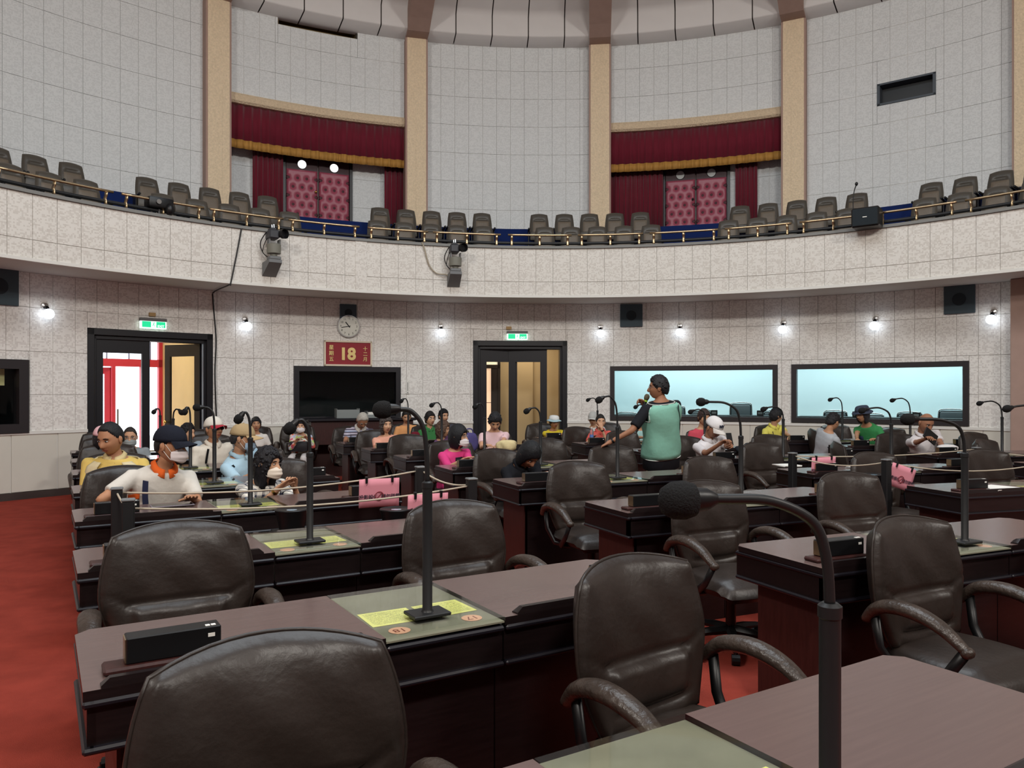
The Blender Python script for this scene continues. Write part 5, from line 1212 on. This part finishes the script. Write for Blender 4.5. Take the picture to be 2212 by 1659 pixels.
for i, (a0, a1) in enumerate(ALC):
    side = ('left', 'right')[i]
    t = thing('curtain_valance', 'maroon pleated valance with gold fringe over the %s gallery doors' % side, 'curtain', W(RU, (a0+a1)/2, 6.35), 0, 'gallery valances'); inv = -Vector(t.location)
    def addp(mb, nm, m): 
        mb.v = [tuple(Vector(p)+inv) for p in mb.v]; o = mb.build(nm, m, t, smooth=180); md = o.modifiers.new('thick', 'SOLIDIFY'); md.thickness = .006; return o
    b0, b1 = a0-.3, a1+.25
    mb, _ = drape(b0, b1, RU+.02, 6.44, 7.2, VELVET, .19, .02); addp(mb, 'valance', VELVET)
    mb, _ = drape(b0, b1, RU-.0, 6.31, 6.48, FRINGE, .19, .02, zz=.006); addp(mb, 'fringe', FRINGE)
    for j, (c0, c1_) in enumerate(((-30.7, -27.8), (-17.4, -14.9)) if i == 0 else ((7.1, 12.8), (20.3, 22.5))):
        t2 = thing('side_curtain', 'maroon side curtain hanging %s of the %s gallery doors' % (('left', 'right')[j], side), 'curtain', W(11.66, (c0+c1_)/2, 4.95), 0, 'gallery side curtains'); iv = -Vector(t2.location)
        mb, _ = drape(c0, c1_, 11.66, 4.96, 6.6, VELVET, .11, .028); mb.v = [tuple(Vector(p)+iv) for p in mb.v]; o = mb.build('drape', VELVET, t2, smooth=180); md = o.modifiers.new('thick', 'SOLIDIFY'); md.thickness = .006
    d0, d1 = ((-27.4, -20.95), (13.0, 19.4))[i]; dm = (d0+d1)/2; wd = R_(d1-d0)*RA/2
    t = thing('padded_door', 'tufted maroon padded double door with round windows, %s side of the gallery' % side, 'door', W(RA-.06, dm, 4.95), -R_(dm), 'padded gallery doors')
    mb = MB(); mb.box(-wd-.06, -wd, -.03, .06, 0, 2.3); mb.box(wd, wd+.06, -.03, .06, 0, 2.3); mb.box(-wd-.06, wd+.06, -.03, .06, 2.25, 2.32); mb.build('frame', EBONY if i == 0 else EBONY, t, smooth=0)
    for s in (-1, 1):
        lf = bpy.data.objects.new('leaf', None); col.objects.link(lf); lf.parent = t; lf.location = (s*wd/2, 0, 0); hw = wd/2-.01
        mb = MB(); mb.cbox(-hw, hw, -.02, .02, 0, 2.25, .006); mb.build('slab', mat('maroon_dark', '32121c', .5), lf)
        pts = [(x, z) for r_ in range(6) for x, z in [((c-(1.5 if r_ % 2 else 1))*.185, .1+r_*.185) for c in range(4 if r_ % 2 else 3)] if abs(x) < hw-.02]
        PA = np.array(pts)
        def pad(u, v):
            x, z = (-hw+.01)+(2*hw-.02)*u, .03+1.18*v; e = min(1, (hw-.01-abs(x))/.035)*min(1, (z-.03)/.035)*min(1, (1.21-z)/.035); d2 = ((PA[:, 0]-x)**2+(PA[:, 1]-z)**2).min()
            return (x, -.02-.045*math.sqrt(max(0, e))*(1-.85*math.exp(-d2/.0022)), z)
        mb = MB(); mb.grid(pad, 30, 64); mb.build('padding', PADM, lf, smooth=180)
        for x, z in pts: put('button', BTNM, lf, (x, -.027, z))
        mb = MB(); mb.lathe([(.085, 0), (.095, .01), (.1, 0)], 24, Matrix.Translation((0, -.02, 1.325)) @ fx, cap=False); mb.build('porthole_rim', EBONY, lf)
        mb = MB(); mb.lathe([(.088, 0), (.088, .004)], 24, Matrix.Translation((0, -.02, 1.325)) @ fx); mb.build('porthole', mat('porthole_lit', 'f4f8f6', .4, emit=1.4, ecol='ffffff') if i == 0 else mat('porthole_dim', 'b9bebd', .3), lf)
    mb = MB(); mb.sph((-.06, -.09, .76), .028, 12, 8); mb.tube([(-.06, -.03, .76), (-.06, -.08, .76)], .01); mb.build('knob', GOLD if i == 0 else BLACK, t)
t = wthing('gallery_microphone', 'slim gooseneck microphone standing at the gallery rail on the right', 'microphone', 8.75, 34.2, 3.75)
mb = MB(); mb.lathe([(.09, 0), (.09, .015), (.012, .02), (.01, .62)], 14); mb.build('stand', BLACK, t)
mb = MB(); p = spline([(0, 0, .62), (0, 0, .95), (.02, 0, 1.1), (.05, -.02, 1.17)], 6); mb.tube(p, .008, 8); mb.sph((.055, -.025, 1.19), (.025, .025, .032), 12, 8); mb.build('gooseneck', BLACK, t, smooth=180)
t = wthing('loudspeaker', 'black box loudspeaker clamped to the gallery parapet on the right', 'speaker', RB-.16, 36.6, 4.19)
mb = MB(); mb.cbox(-.2, .2, -.18, .12, -.14, .16, .02); mb.build('cabinet', BLACK, t)
mb = MB(); mb.cbox(-.18, .18, -.19, -.175, -.12, .14, .006); mb.build('grille', SPKD, t)
mb = MB(); mb.box(-.03, .03, -.195, -.19, 0.0, .012); mb.build('badge', PAPER, t, smooth=0)
t = wthing('gallery_monitor', 'dark clamped camera unit on the left gallery rail', 'camera', RB+.06, -45.6, 4.19)
mb = MB(); mb.cbox(-.18, .18, -.1, .12, .0, .16, .03, seg=2); mb.sph((.12, -.08, .0), (.07, .07, .09), 14, 8); mb.tube([(0, 0, -.08), (0, 0, .02)], .03, 8); mb.build('housing', BLACK, t)
mb = MB(); mb.lathe([(.03, 0), (.035, .03)], 14, Matrix.Translation((-.05, -.1, .08)) @ fx); mb.build('lens', CHROME, t)
# cameras on the balcony front
def pan_camera(a, lb):
    t = wthing('pan_camera', lb, 'camera', RB-.005, a, 3.36, 'video cameras on the gallery front')
    mb = MB(); mb.add([(-.11, 0, -.01), (.11, 0, -.01), (.11, 0, .2), (-.11, 0, .2), (-.1, -.34, .17), (.1, -.34, .17), (.1, -.34, .22), (-.1, -.34, .22)], [(0, 3, 2, 1), (4, 5, 6, 7), (0, 1, 5, 4), (1, 2, 6, 5), (2, 3, 7, 6), (3, 0, 4, 7)]); mb.cbox(-.09, .09, -.34, -.17, .22, .27, .01); mb.build('wall_bracket', GREY, t, smooth=0)
    mb = MB(); mb.lathe([(.05, .27), (.05, .31), (.105, .32), (.108, .36), (.108, .46), (.095, .47)], 20, Matrix.Translation((0, -.25, 0))); mb.build('pan_head', mat('olive_grey', '77766c', .6), t)
    mb = MB(); mb.box(-.09, -.07, -.31, -.19, .45, .54); mb.box(.07, .09, -.31, -.19, .45, .54); mb.build('yoke', GREY, t, smooth=0)
    mb = MB(); mb.cbox(-.1, .06, -.36, -.12, .54, .68, .02, Matrix.Rotation(.0, 4, 'Z')); mb.cbox(-.07, .03, -.3, -.16, .68, .72, .012); mb.build('camera_body', mat('camera_charcoal', '34353a', .5), t)
    q = Matrix.Translation((.07, -.3, .62)) @ Matrix.Rotation(R_(25), 4, 'Z') @ fx
    mb = MB(); mb.lathe([(.05, -.04), (.05, .05), (.075, .07), (.08, .13), (.07, .13), (.055, .07)], 22, q); mb.build('lens', BLACK, t)
    mb = MB(); mb.tube(spline([(-.1, -.2, .66), (-.17, -.12, .5), (-.13, -.1, .35), (-.06, -.2, .25)], 6), .008, 6); mb.tube(spline([(-.09, -.22, .58), (-.13, -.16, .45), (-.14, -.12, .36)], 6), .006, 6); mb.build('cable', BLACK, t, smooth=180)
    mb = MB(); mb.tube([(0, -.25, .72), (0, -.24, .78)], .012, 6); mb.tube([(-.03, -.25, .72), (-.03, -.24, .77)], .01, 6); mb.build('plug', CHROME, t)
    return t
pan_camera(-34.2, 'grey video camera on a bracket on the left gallery front'); pan_camera(-12.4, 'grey video camera on a bracket on the middle gallery front')
mb = MB(); mb.tube(spline([W(RB-.04, -16.3, 4.1), W(RB-.04, -16.0, 4.0), W(RB-.03, -15.4, 3.72), W(RB-.03, -14.5, 3.58), W(RB-.06, -13.4, 3.56), W(RB-.05, -12.9, 3.5)], 6), .011, 6); tag(mb.build('camera_cable', mat('pale_cable', 'a89c88', .6), smooth=180), 'pale cable looping from the rail to the middle camera', 'cable')
mb = MB(); mb.tube(spline([W(RB-.02, -37.2, 4.12), W(RB-.025, -37.6, 3.8), W(RB-.025, -38.4, 3.22), W(RB+.03, -38.5, 3.17), W(RL-.1, -38.0, 3.17), W(RL-.03, -38.0, 3.05), W(RL-.03, -37.7, 2.4), W(RL-.06, -37.85, 1.8), W(RL-.06, -37.7, 1.0)], 8), .012, 6); tag(mb.build('hanging_cable', BLACK, smooth=180), 'black cable running down the gallery front to the left door', 'cable')

# ================================================================== BOOTH FURNITURE behind the lit windows
def booth(a0, a1, lb, chairs, boxes, cards):
    mb = MB(); mb.ring(9.85, 10.35, 1.02, 1.06, a0, a1, 14); mb.ring(9.86, 9.88, .35, 1.02, a0, a1, 14)
    for a in (a0, (a0+a1)/2, a1-.3): mb.ring(9.85, 10.3, .3, 1.02, a, a+.3, 1)
    tag(mb.build('booth_desk', BLACK, smooth=20), 'long black desk behind the %s lit window' % lb, 'desk')
    for i, (a, h) in enumerate(chairs):
        t = wthing('booth_chair', 'grey-black padded chair, %s from the left behind the %s lit window' % (NTH[i], lb), 'chair', 10.62, a, .3, 'booth chairs')
        mb = MB(); mb.cbox(-.2, .2, .1, .16, .55, h-.3, .05, seg=3); mb.build('backrest', mat('booth_grey', '3d474b', .5), t)
        mb = MB(); mb.tube(spline([(-.205, .12, .5), (-.21, .12, h-.36), (-.15, .12, h-.28), (.15, .12, h-.28), (.21, .12, h-.36), (.205, .12, .5)], 5), .012, 6); mb.build('tube_frame', CHROME, t, smooth=180)
        mb = MB(); mb.cbox(-.21, .21, -.25, .15, .42, .49, .02); mb.build('seat', mat('booth_grey', '3d474b', .5), t)
        for x in (-.18, .18):
            for y in (-.2, .14): mb = MB(); mb.tube([(x, y, 0), (x, y, .43)], .011, 6); mb.build('leg', CHROME, t)
    for i, a in enumerate(boxes):
        t = wthing('booth_box', 'small black box, %s from the left on the %s booth desk' % (NTH[i], lb), 'box', 10.0, a, 1.06, 'boxes on the booth desks'); mb = MB(); mb.cbox(-.06, .06, -.05, .05, 0, .1, .006); mb.build('case', BLACK, t); mb = MB(); mb.box(-.04, .04, -.052, -.05, .03, .07); mb.build('front_plate', GREY, t, smooth=0)
    for i, a in enumerate(cards):
        t = wthing('desk_card', 'pale grey card, %s from the left hanging on the %s booth desk' % (NTH[i], lb), 'card', 9.84, a, .98, 'cards on the booth desks'); mb = MB(); mb.box(-.1, .1, -.006, 0, -.1, .05); mb.build('board', mat('grey_card', '9aa9b3', .6), t, smooth=0)
booth(7.3, 25.6, 'left', [(9.0, 1.06), (14.2, 1.2), (17.0, 1.13), (21.2, 1.27), (24.6, 1.12)], [12.9, 18.7, 23.6], [10.0, 16.4, 20.0, 23.7])
booth(27.5, 44.2, 'right', [(30.6, 1.13), (34.0, 1.08), (37.4, 1.12), (41.0, 1.18)], [33.2, 38.8], [31.0, 36.0, 40.5, 43.2])

# ================================================================== CONSOLE under the black window
t = wthing('wooden_console', 'dark reddish wooden console below the black window', 'desk', 8.95, -22.6, 0)
mb = MB(); mb.box(-.9, -.86, -.25, .25, 0, 1.0); mb.box(.86, .9, -.25, .25, 0, 1.0); mb.build('side_panel', WOOD_R, t, smooth=0)
mb = MB(); mb.cbox(-.95, .95, -.3, .28, 1.0, 1.05, .012); mb.build('worktop', EBONY, t)
mb = MB(); mb.box(-.86, .86, .2, .23, 0, 1.0); mb.box(-.86, .86, -.25, -.22, .6, 1.0); mb.build('front_panel', WOOD_R, t, smooth=0)
for i, (x, lb) in enumerate(((-.25, 'clear plastic tray of leaflets on the console'), (.28, 'stack of white papers in a tray on the console'))):
    t = thing('paper_tray', lb, 'tray', W(8.9, -22.6+math.degrees(x/8.9), 1.05), R_(22.6), 'paper trays on the console')
    mb = MB(); mb.box(-.2, .2, -.12, .12, 0, .01); mb.box(-.2, -.193, -.12, .12, 0, .17-.05*i); mb.box(.193, .2, -.12, .12, 0, .17-.05*i); mb.box(-.2, .2, -.12, -.115, 0, .15-.09*i); mb.build('tray', mat('clear_plastic', 'c9d0cf', .2, trans=.6, ior=1.2), t, smooth=0)
    for k in range(7-2*i):
        mb = MB(); mb.box(-.18, .18, -.1, .1, .012+.018*k, .028+.018*k); mb.build('paper_stack', PAPER, t, (random.uniform(-.006, .006), random.uniform(-.006, .006), 0), smooth=0)
mb = MB(); mb.box(-.03, .03, -.1, 0, 0, .03)

# ================================================================== CORDONS AND PROJECTORS
PINK = mat('pink_paper', 'd88f9d', .8, spec=.15); INKD = mat('sign_ink', '3a2a38', .8); NOR = mat('sign_red', '7a1e2c', .8)
CORD = mat('cream_cord', 'b3a794', .7)
POSTS = {'a': ((-2.28, 4.44), 'black post with cord beside the man in navy cap, rear one'), 'b': ((-1.98, 3.97), 'black post with cord near the left desks, front one'), 'c': ((-.62, 5.2), 'black cordon post behind the tall near microphone'), 'd': ((-.26, 4.94), 'short black cordon post in the aisle beside the pink sign'),
         'e': ((2.56, 7.02), 'black cordon post at the left end of the right block'), 'f': ((3.08, 6.33), 'black cordon post behind the tilted pink sign'), 'g': ((4.66, 7.72), 'black cordon post in front of the far right chairs'), 'h': ((5.1, 6.95), 'black cordon post at the right edge')}
for k, ((x, y), lb) in POSTS.items():
    t = thing('cordon_post', lb, 'post', (x, y, 0), R_(25), 'black cordon posts')
    mb = MB(); mb.cbox(-.15, .15, -.15, .15, 0, .015, .004); mb.build('foot_plate', METALB, t)
    mb = MB(); hh = .99 if k == 'c' else .94; mb.cbox(-.03, .03, -.03, .03, .015, hh, .006); mb.build('post', METALB, t)
    mb = MB(); mb.cbox(-.033, .033, -.033, .033, hh, hh+.013, .004); mb.build('cap', GREY, t)
def cord(p, q, z0=.9, z1=.9, sag=.02, lb='', name='barrier_rope'):
    A_, B_ = Vector(POSTS[p][0]+(z0,)), Vector(POSTS[q][0]+(z1,)); d = (B_-A_).normalized(); A_ += d*.032; B_ -= d*.032
    pts = [A_.lerp(B_, k/14)-Vector((0, 0, sag*4*(k/14)*(1-k/14))) for k in range(15)]
    mb = MB(); mb.tube(pts, .006, 6); tag(mb.build(name, CORD, smooth=180), lb, 'cord', 'cordon cords'); return pts
def pink_sign(pts, f, lb, tilt=0, rzoff=0, text=True, w_=.27, h=.19, clipside=-1):
    p = pts[0].lerp(pts[-1], f); i = min(range(len(pts)), key=lambda k: (Vector((pts[k].x, pts[k].y))-Vector((p.x, p.y))).length); p = pts[i]
    d = pts[-1]-pts[0]; rz = math.atan2(d.y, d.x)+rzoff
    t = thing('pink_notice', lb, 'sign', (p.x, p.y, p.z), rz, 'pink warning sheets'); t.rotation_euler = (R_(4), tilt, rz)
    mb = MB(); mb.grid(lambda u, v: (-w_/2+w_*u, -.012+.006*math.sin(u*PI)*(1-v), -h+h*v-.004), 10, 4); o = mb.build('sheet', PINK, t, smooth=180); md = o.modifiers.new('thick', 'SOLIDIFY'); md.thickness = .0012
    for s in (-1, 1):
        mb = MB(); mb.cbox(-.008, .008, -.02, .004, -.03, .012, .002); mb.tube([(-.006, -.021, -.03), (0, -.022, -.045), (.006, -.021, -.03)], .0015, 5); mb.build('clip', BLACK, t, (s*w_*.32, 0, 0))
    put_text('words', '投影設備', .032, INKD, t, (-.072, -.0155, -.125), (PI/2, 0, 0), .0003, .0006); put_text('words', '請勿碰觸', .032, INKD, t, (.077, -.0155, -.125), (PI/2, 0, 0), .0003, .0006)
    mb = MB(); mb.tube([(.027*math.cos(2*PI*k/24), -.0165, -.118+.027*math.sin(2*PI*k/24)) for k in range(24)], .0028, 6, closed=True); mb.tube([(-.018, -.0165, -.137), (.018, -.0165, -.099)], .0026, 6); mb.build('no_entry_mark', NOR, t)
    return t
c1 = cord('a', 'c', .92, .97, .05, 'thin cord from the left posts to the post behind the near microphone'); c2 = cord('b', 'd', .9, .9, .05, 'thin cord across the front of the left cordon')
cord('a', 'b', .92, .9, .01, 'short cord between the two left posts'); cord('c', 'd', .97, .9, .03, 'short cord across the aisle beside the pink jacket woman'); cord('c', 'd', .7, .62, .02, 'lower cord in the aisle beside the pink jacket woman')
c3 = cord('e', 'g', .92, .93, .03, 'thin cord along the rear of the right cordon'); c4 = cord('f', 'h', .92, .93, .1, 'sagging cord holding the tilted pink sign'); cord('e', 'f', .92, .92, .05, 'short cord at the left end of the right cordon'); cord('g', 'h', .93, .93, .03, 'short cord at the right end of the right cordon')
pink_sign(c1, .826, 'pink notice sheet hung on the rear left cord, writing faint'); pink_sign(c2, .88, 'pink notice sheet with prohibition mark hung in front of the aisle')
pink_sign(c3, .13, 'pink notice sheet beside the right cordon post'); pink_sign(c4, .09, 'tilted pink notice sheet on the sagging cord', tilt=.3, w_=.25)
LENS = mat('lens_glass', '9fc4da', .05, spec=.8, coat=1)
for (x, y), lb in (((-1.345, 4.7), 'black floor projector with round lens on top, left of the cordon'), ((-.71, 4.72), 'black floor projector with round lens on top, right of the cordon'), ((3.16, 6.72), 'black floor projector with round lens beside the right desks')):
    t = thing('floor_projector', lb, 'projector', (x, y, 0), R_(25), 'floor projectors')
    mb = MB(); mb.lathe([(.17, 0), (.17, .02), (.05, .03), (.045, .5)], 20); mb.build('pedestal', METALB, t)
    mb = MB(); mb.cbox(-.13, .13, -.1, .1, .5, .66, .02); mb.build('body', BLACK, t)
    mb = MB(); mb.lathe([(.075, .66), (.08, .7), (.095, .76), (.102, .785), (.098, .79), (.085, .784)], 28); mb.build('lens_barrel', BLACK, t)
    mb = MB(); mb.lathe([(.084, .778), (.06, .783), (.002, .785)], 28); mb.build('lens', LENS, t, smooth=180)
    mb = MB(); mb.box(-.06, .06, -.104, -.1, .6, .615); mb.build('vent_slot', GREY, t, smooth=0)

# ================================================================== SMALL THINGS
def hand_mic():
    p = hd(1394, 868, 8.40); t = thing('hand_microphone', 'hand-held microphone with a green ring held by the man in the teal vest', 'microphone', p, 0)
    d = Vector((.0165, -.05, .055)); 
    q = Vector((.30, .06, .9)).normalized().to_track_quat('Z', 'Y').to_matrix().to_4x4()
    mb = MB(); mb.lathe([(.013, -.18), (.019, -.06), (.019, .02)], 16, q); mb.build('handle', BLACK, t)
    mb = MB(); mb.lathe([(.021, .0), (.021, .018)], 16, q); mb.build('ring', mat('lime_ring', '9ed23a', .5), t)
    mb = MB(); mb.lathe([(.02, .02), (.029, .04), (.03, .065), (.02, .085), (.004, .09)], 18, q); mb.build('grille', mat('mic_mesh', '6d6450', .45, metal=.6, bump=.5, bscale=500), t, smooth=180)
hand_mic()
def slab(name, lb, cat, px, d, z, size, rot, m, parts='case', m2=None, group=None):
    t = thing(name, lb, cat, ds(px, d, z), 0, group); t.rotation_euler = rot
    a, b, c = size; mb = MB(); mb.cbox(-a, a, -b, b, -c, c, min(a, b, c)*.5); mb.build(parts, m, t)
    if m2: mb = MB(); mb.box(-a*.9, a*.9, b*.99, b*1.02, -c*.93, c*.93); mb.build('screen', m2, t, smooth=0)
    return t
SCR = mat('dark_screen', '1b2024', .15)
slab('mobile_phone', 'black mobile phone held by the man in the white cap', 'phone', 1576, 9.0, .955, (.038, .005, .075), (R_(-18), 0, R_(20)), BLACK, 'case', SCR)
slab('tablet', 'dark tablet in a case held by the bald man', 'tablet', 2010, 9.53, .96, (.1, .008, .075), (R_(-20), R_(38), R_(8)), BLACK, 'case', SCR)
def softbag(name, lb, cat, px, d, z, r, m, seed=0, handle=True):
    t = thing(name, lb, cat, ds(px, d, z), R_(20)); rnd = random.Random(seed); mb = MB()
    ph = [rnd.uniform(0, 6) for _ in range(4)]
    def f(u, v):
        a = 2*PI*u; e = -PI/2+PI*v; k = 1+.12*math.sin(3*a+ph[0])*math.cos(e)+.08*math.sin(5*a+4*e+ph[1]); ce = math.copysign(abs(math.cos(e))**.6, math.cos(e)); se = math.copysign(abs(math.sin(e))**.7, math.sin(e))
        return (r[0]*k*ce*math.cos(a), r[1]*k*ce*math.sin(a), r[2]*(1+se))
    mb.grid(f, 22, 14, True); mb.build('body', m, t, smooth=180)
    if handle: mb = MB(); mb.tube(spline([(-r[0]*.5, 0, r[2]*1.9), (-r[0]*.3, 0, r[2]*2.35), (r[0]*.3, 0, r[2]*2.35), (r[0]*.5, 0, r[2]*1.9)], 5), .008, 6); mb.build('handle', m, t, smooth=180)
    return t
softbag('shoulder_bag', 'dark soft bag lying on the desk in front of the white-capped man', 'bag', 1622, 9.25, .76, (.2, .11, .055), cloth('24262c'), 1)
softbag('cloth_bag', 'cream cloth bag beside the woman in the pale pink t-shirt', 'bag', 1096, 9.75, .76, (.13, .08, .07), cloth('d5c496'), 2, False)
softbag('shopping_bag', 'purple bag with white edge standing on the desk by the pink jacket woman', 'bag', 1014, 9.6, .76, (.1, .06, .12), cloth('4b4474'), 3)
softbag('cap_on_desk', 'folded light grey cap beside the woman in peach', 'cap', 876, 10.75, .76, (.16, .1, .05), cloth('a8a3a2'), 4, False)
softbag('red_pouch', 'small dark red pouch by the woman in the orange top', 'pouch', 897, 12.2, .76, (.07, .05, .06), cloth('6a1f2c'), 5, False)
softbag('white_bag', 'crumpled white plastic bag beside the bald man', 'bag', 2046, 9.5, .76, (.13, .09, .05), mat('white_plastic', 'dcd8d6', .45), 6, False)
t = thing('water_bottle', 'clear plastic water bottle with blue label on the coral woman\'s desk', 'bottle', ds(1278, 11.75, .758)); 
mb = MB(); mb.lathe([(.03, 0), (.032, .01), (.032, .13), (.028, .16), (.013, .185), (.013, .2)], 16); mb.build('bottle', mat('bottle_plastic', 'dfe8ea', .08, trans=.85, ior=1.2), t)
mb = MB(); mb.lathe([(.0325, .06), (.0325, .1)], 16, cap=False); mb.build('label', mat('blue_label', '5a78b8', .6), t); mb = MB(); mb.lathe([(.014, .195), (.014, .215)], 12); mb.build('cap', PAPER, t)
for px, d, lb, w_, rz in ((1700, 7.75, 'sheet of white paper on the right block desk, left one', .1, 17), (1880, 7.55, 'stack of pale papers on the right block desk by the projector', .2, 17), (2150, 5.9, 'open pale green booklet on the near right block desk', .16, 30), (1920, 11.15, 'pale book on the desk of the woman in green', .12, 10), (1330, 10.4, 'sheet of paper on the right block desk behind the guide', .12, 17)):
    t = thing('paper_sheets', lb, 'paper', ds(px, d, .762), R_(rz), 'papers on the desks')
    for k in range(3): mb = MB(); mb.box(-w_, w_, -.105, .105, .004*k, .004*k+.0036); mb.build('sheet', PAPER, t, (0, 0, 0), R_(k*3-3), smooth=0)
t = thing('tablet_on_desk', 'flat grey tablet on the desk before the man in the navy cap', 'tablet', ds(372, 5.0, .765), R_(31)); mb = MB(); mb.cbox(-.13, .13, -.06, .06, 0, .008, .003); mb.build('case', mat('grey_tablet', '6a6068', .4), t); mb = MB(); mb.box(-.12, .12, -.052, .052, .008, .0085); mb.build('screen', SCR, t, smooth=0)
bpy.data.scenes.remove(TS)
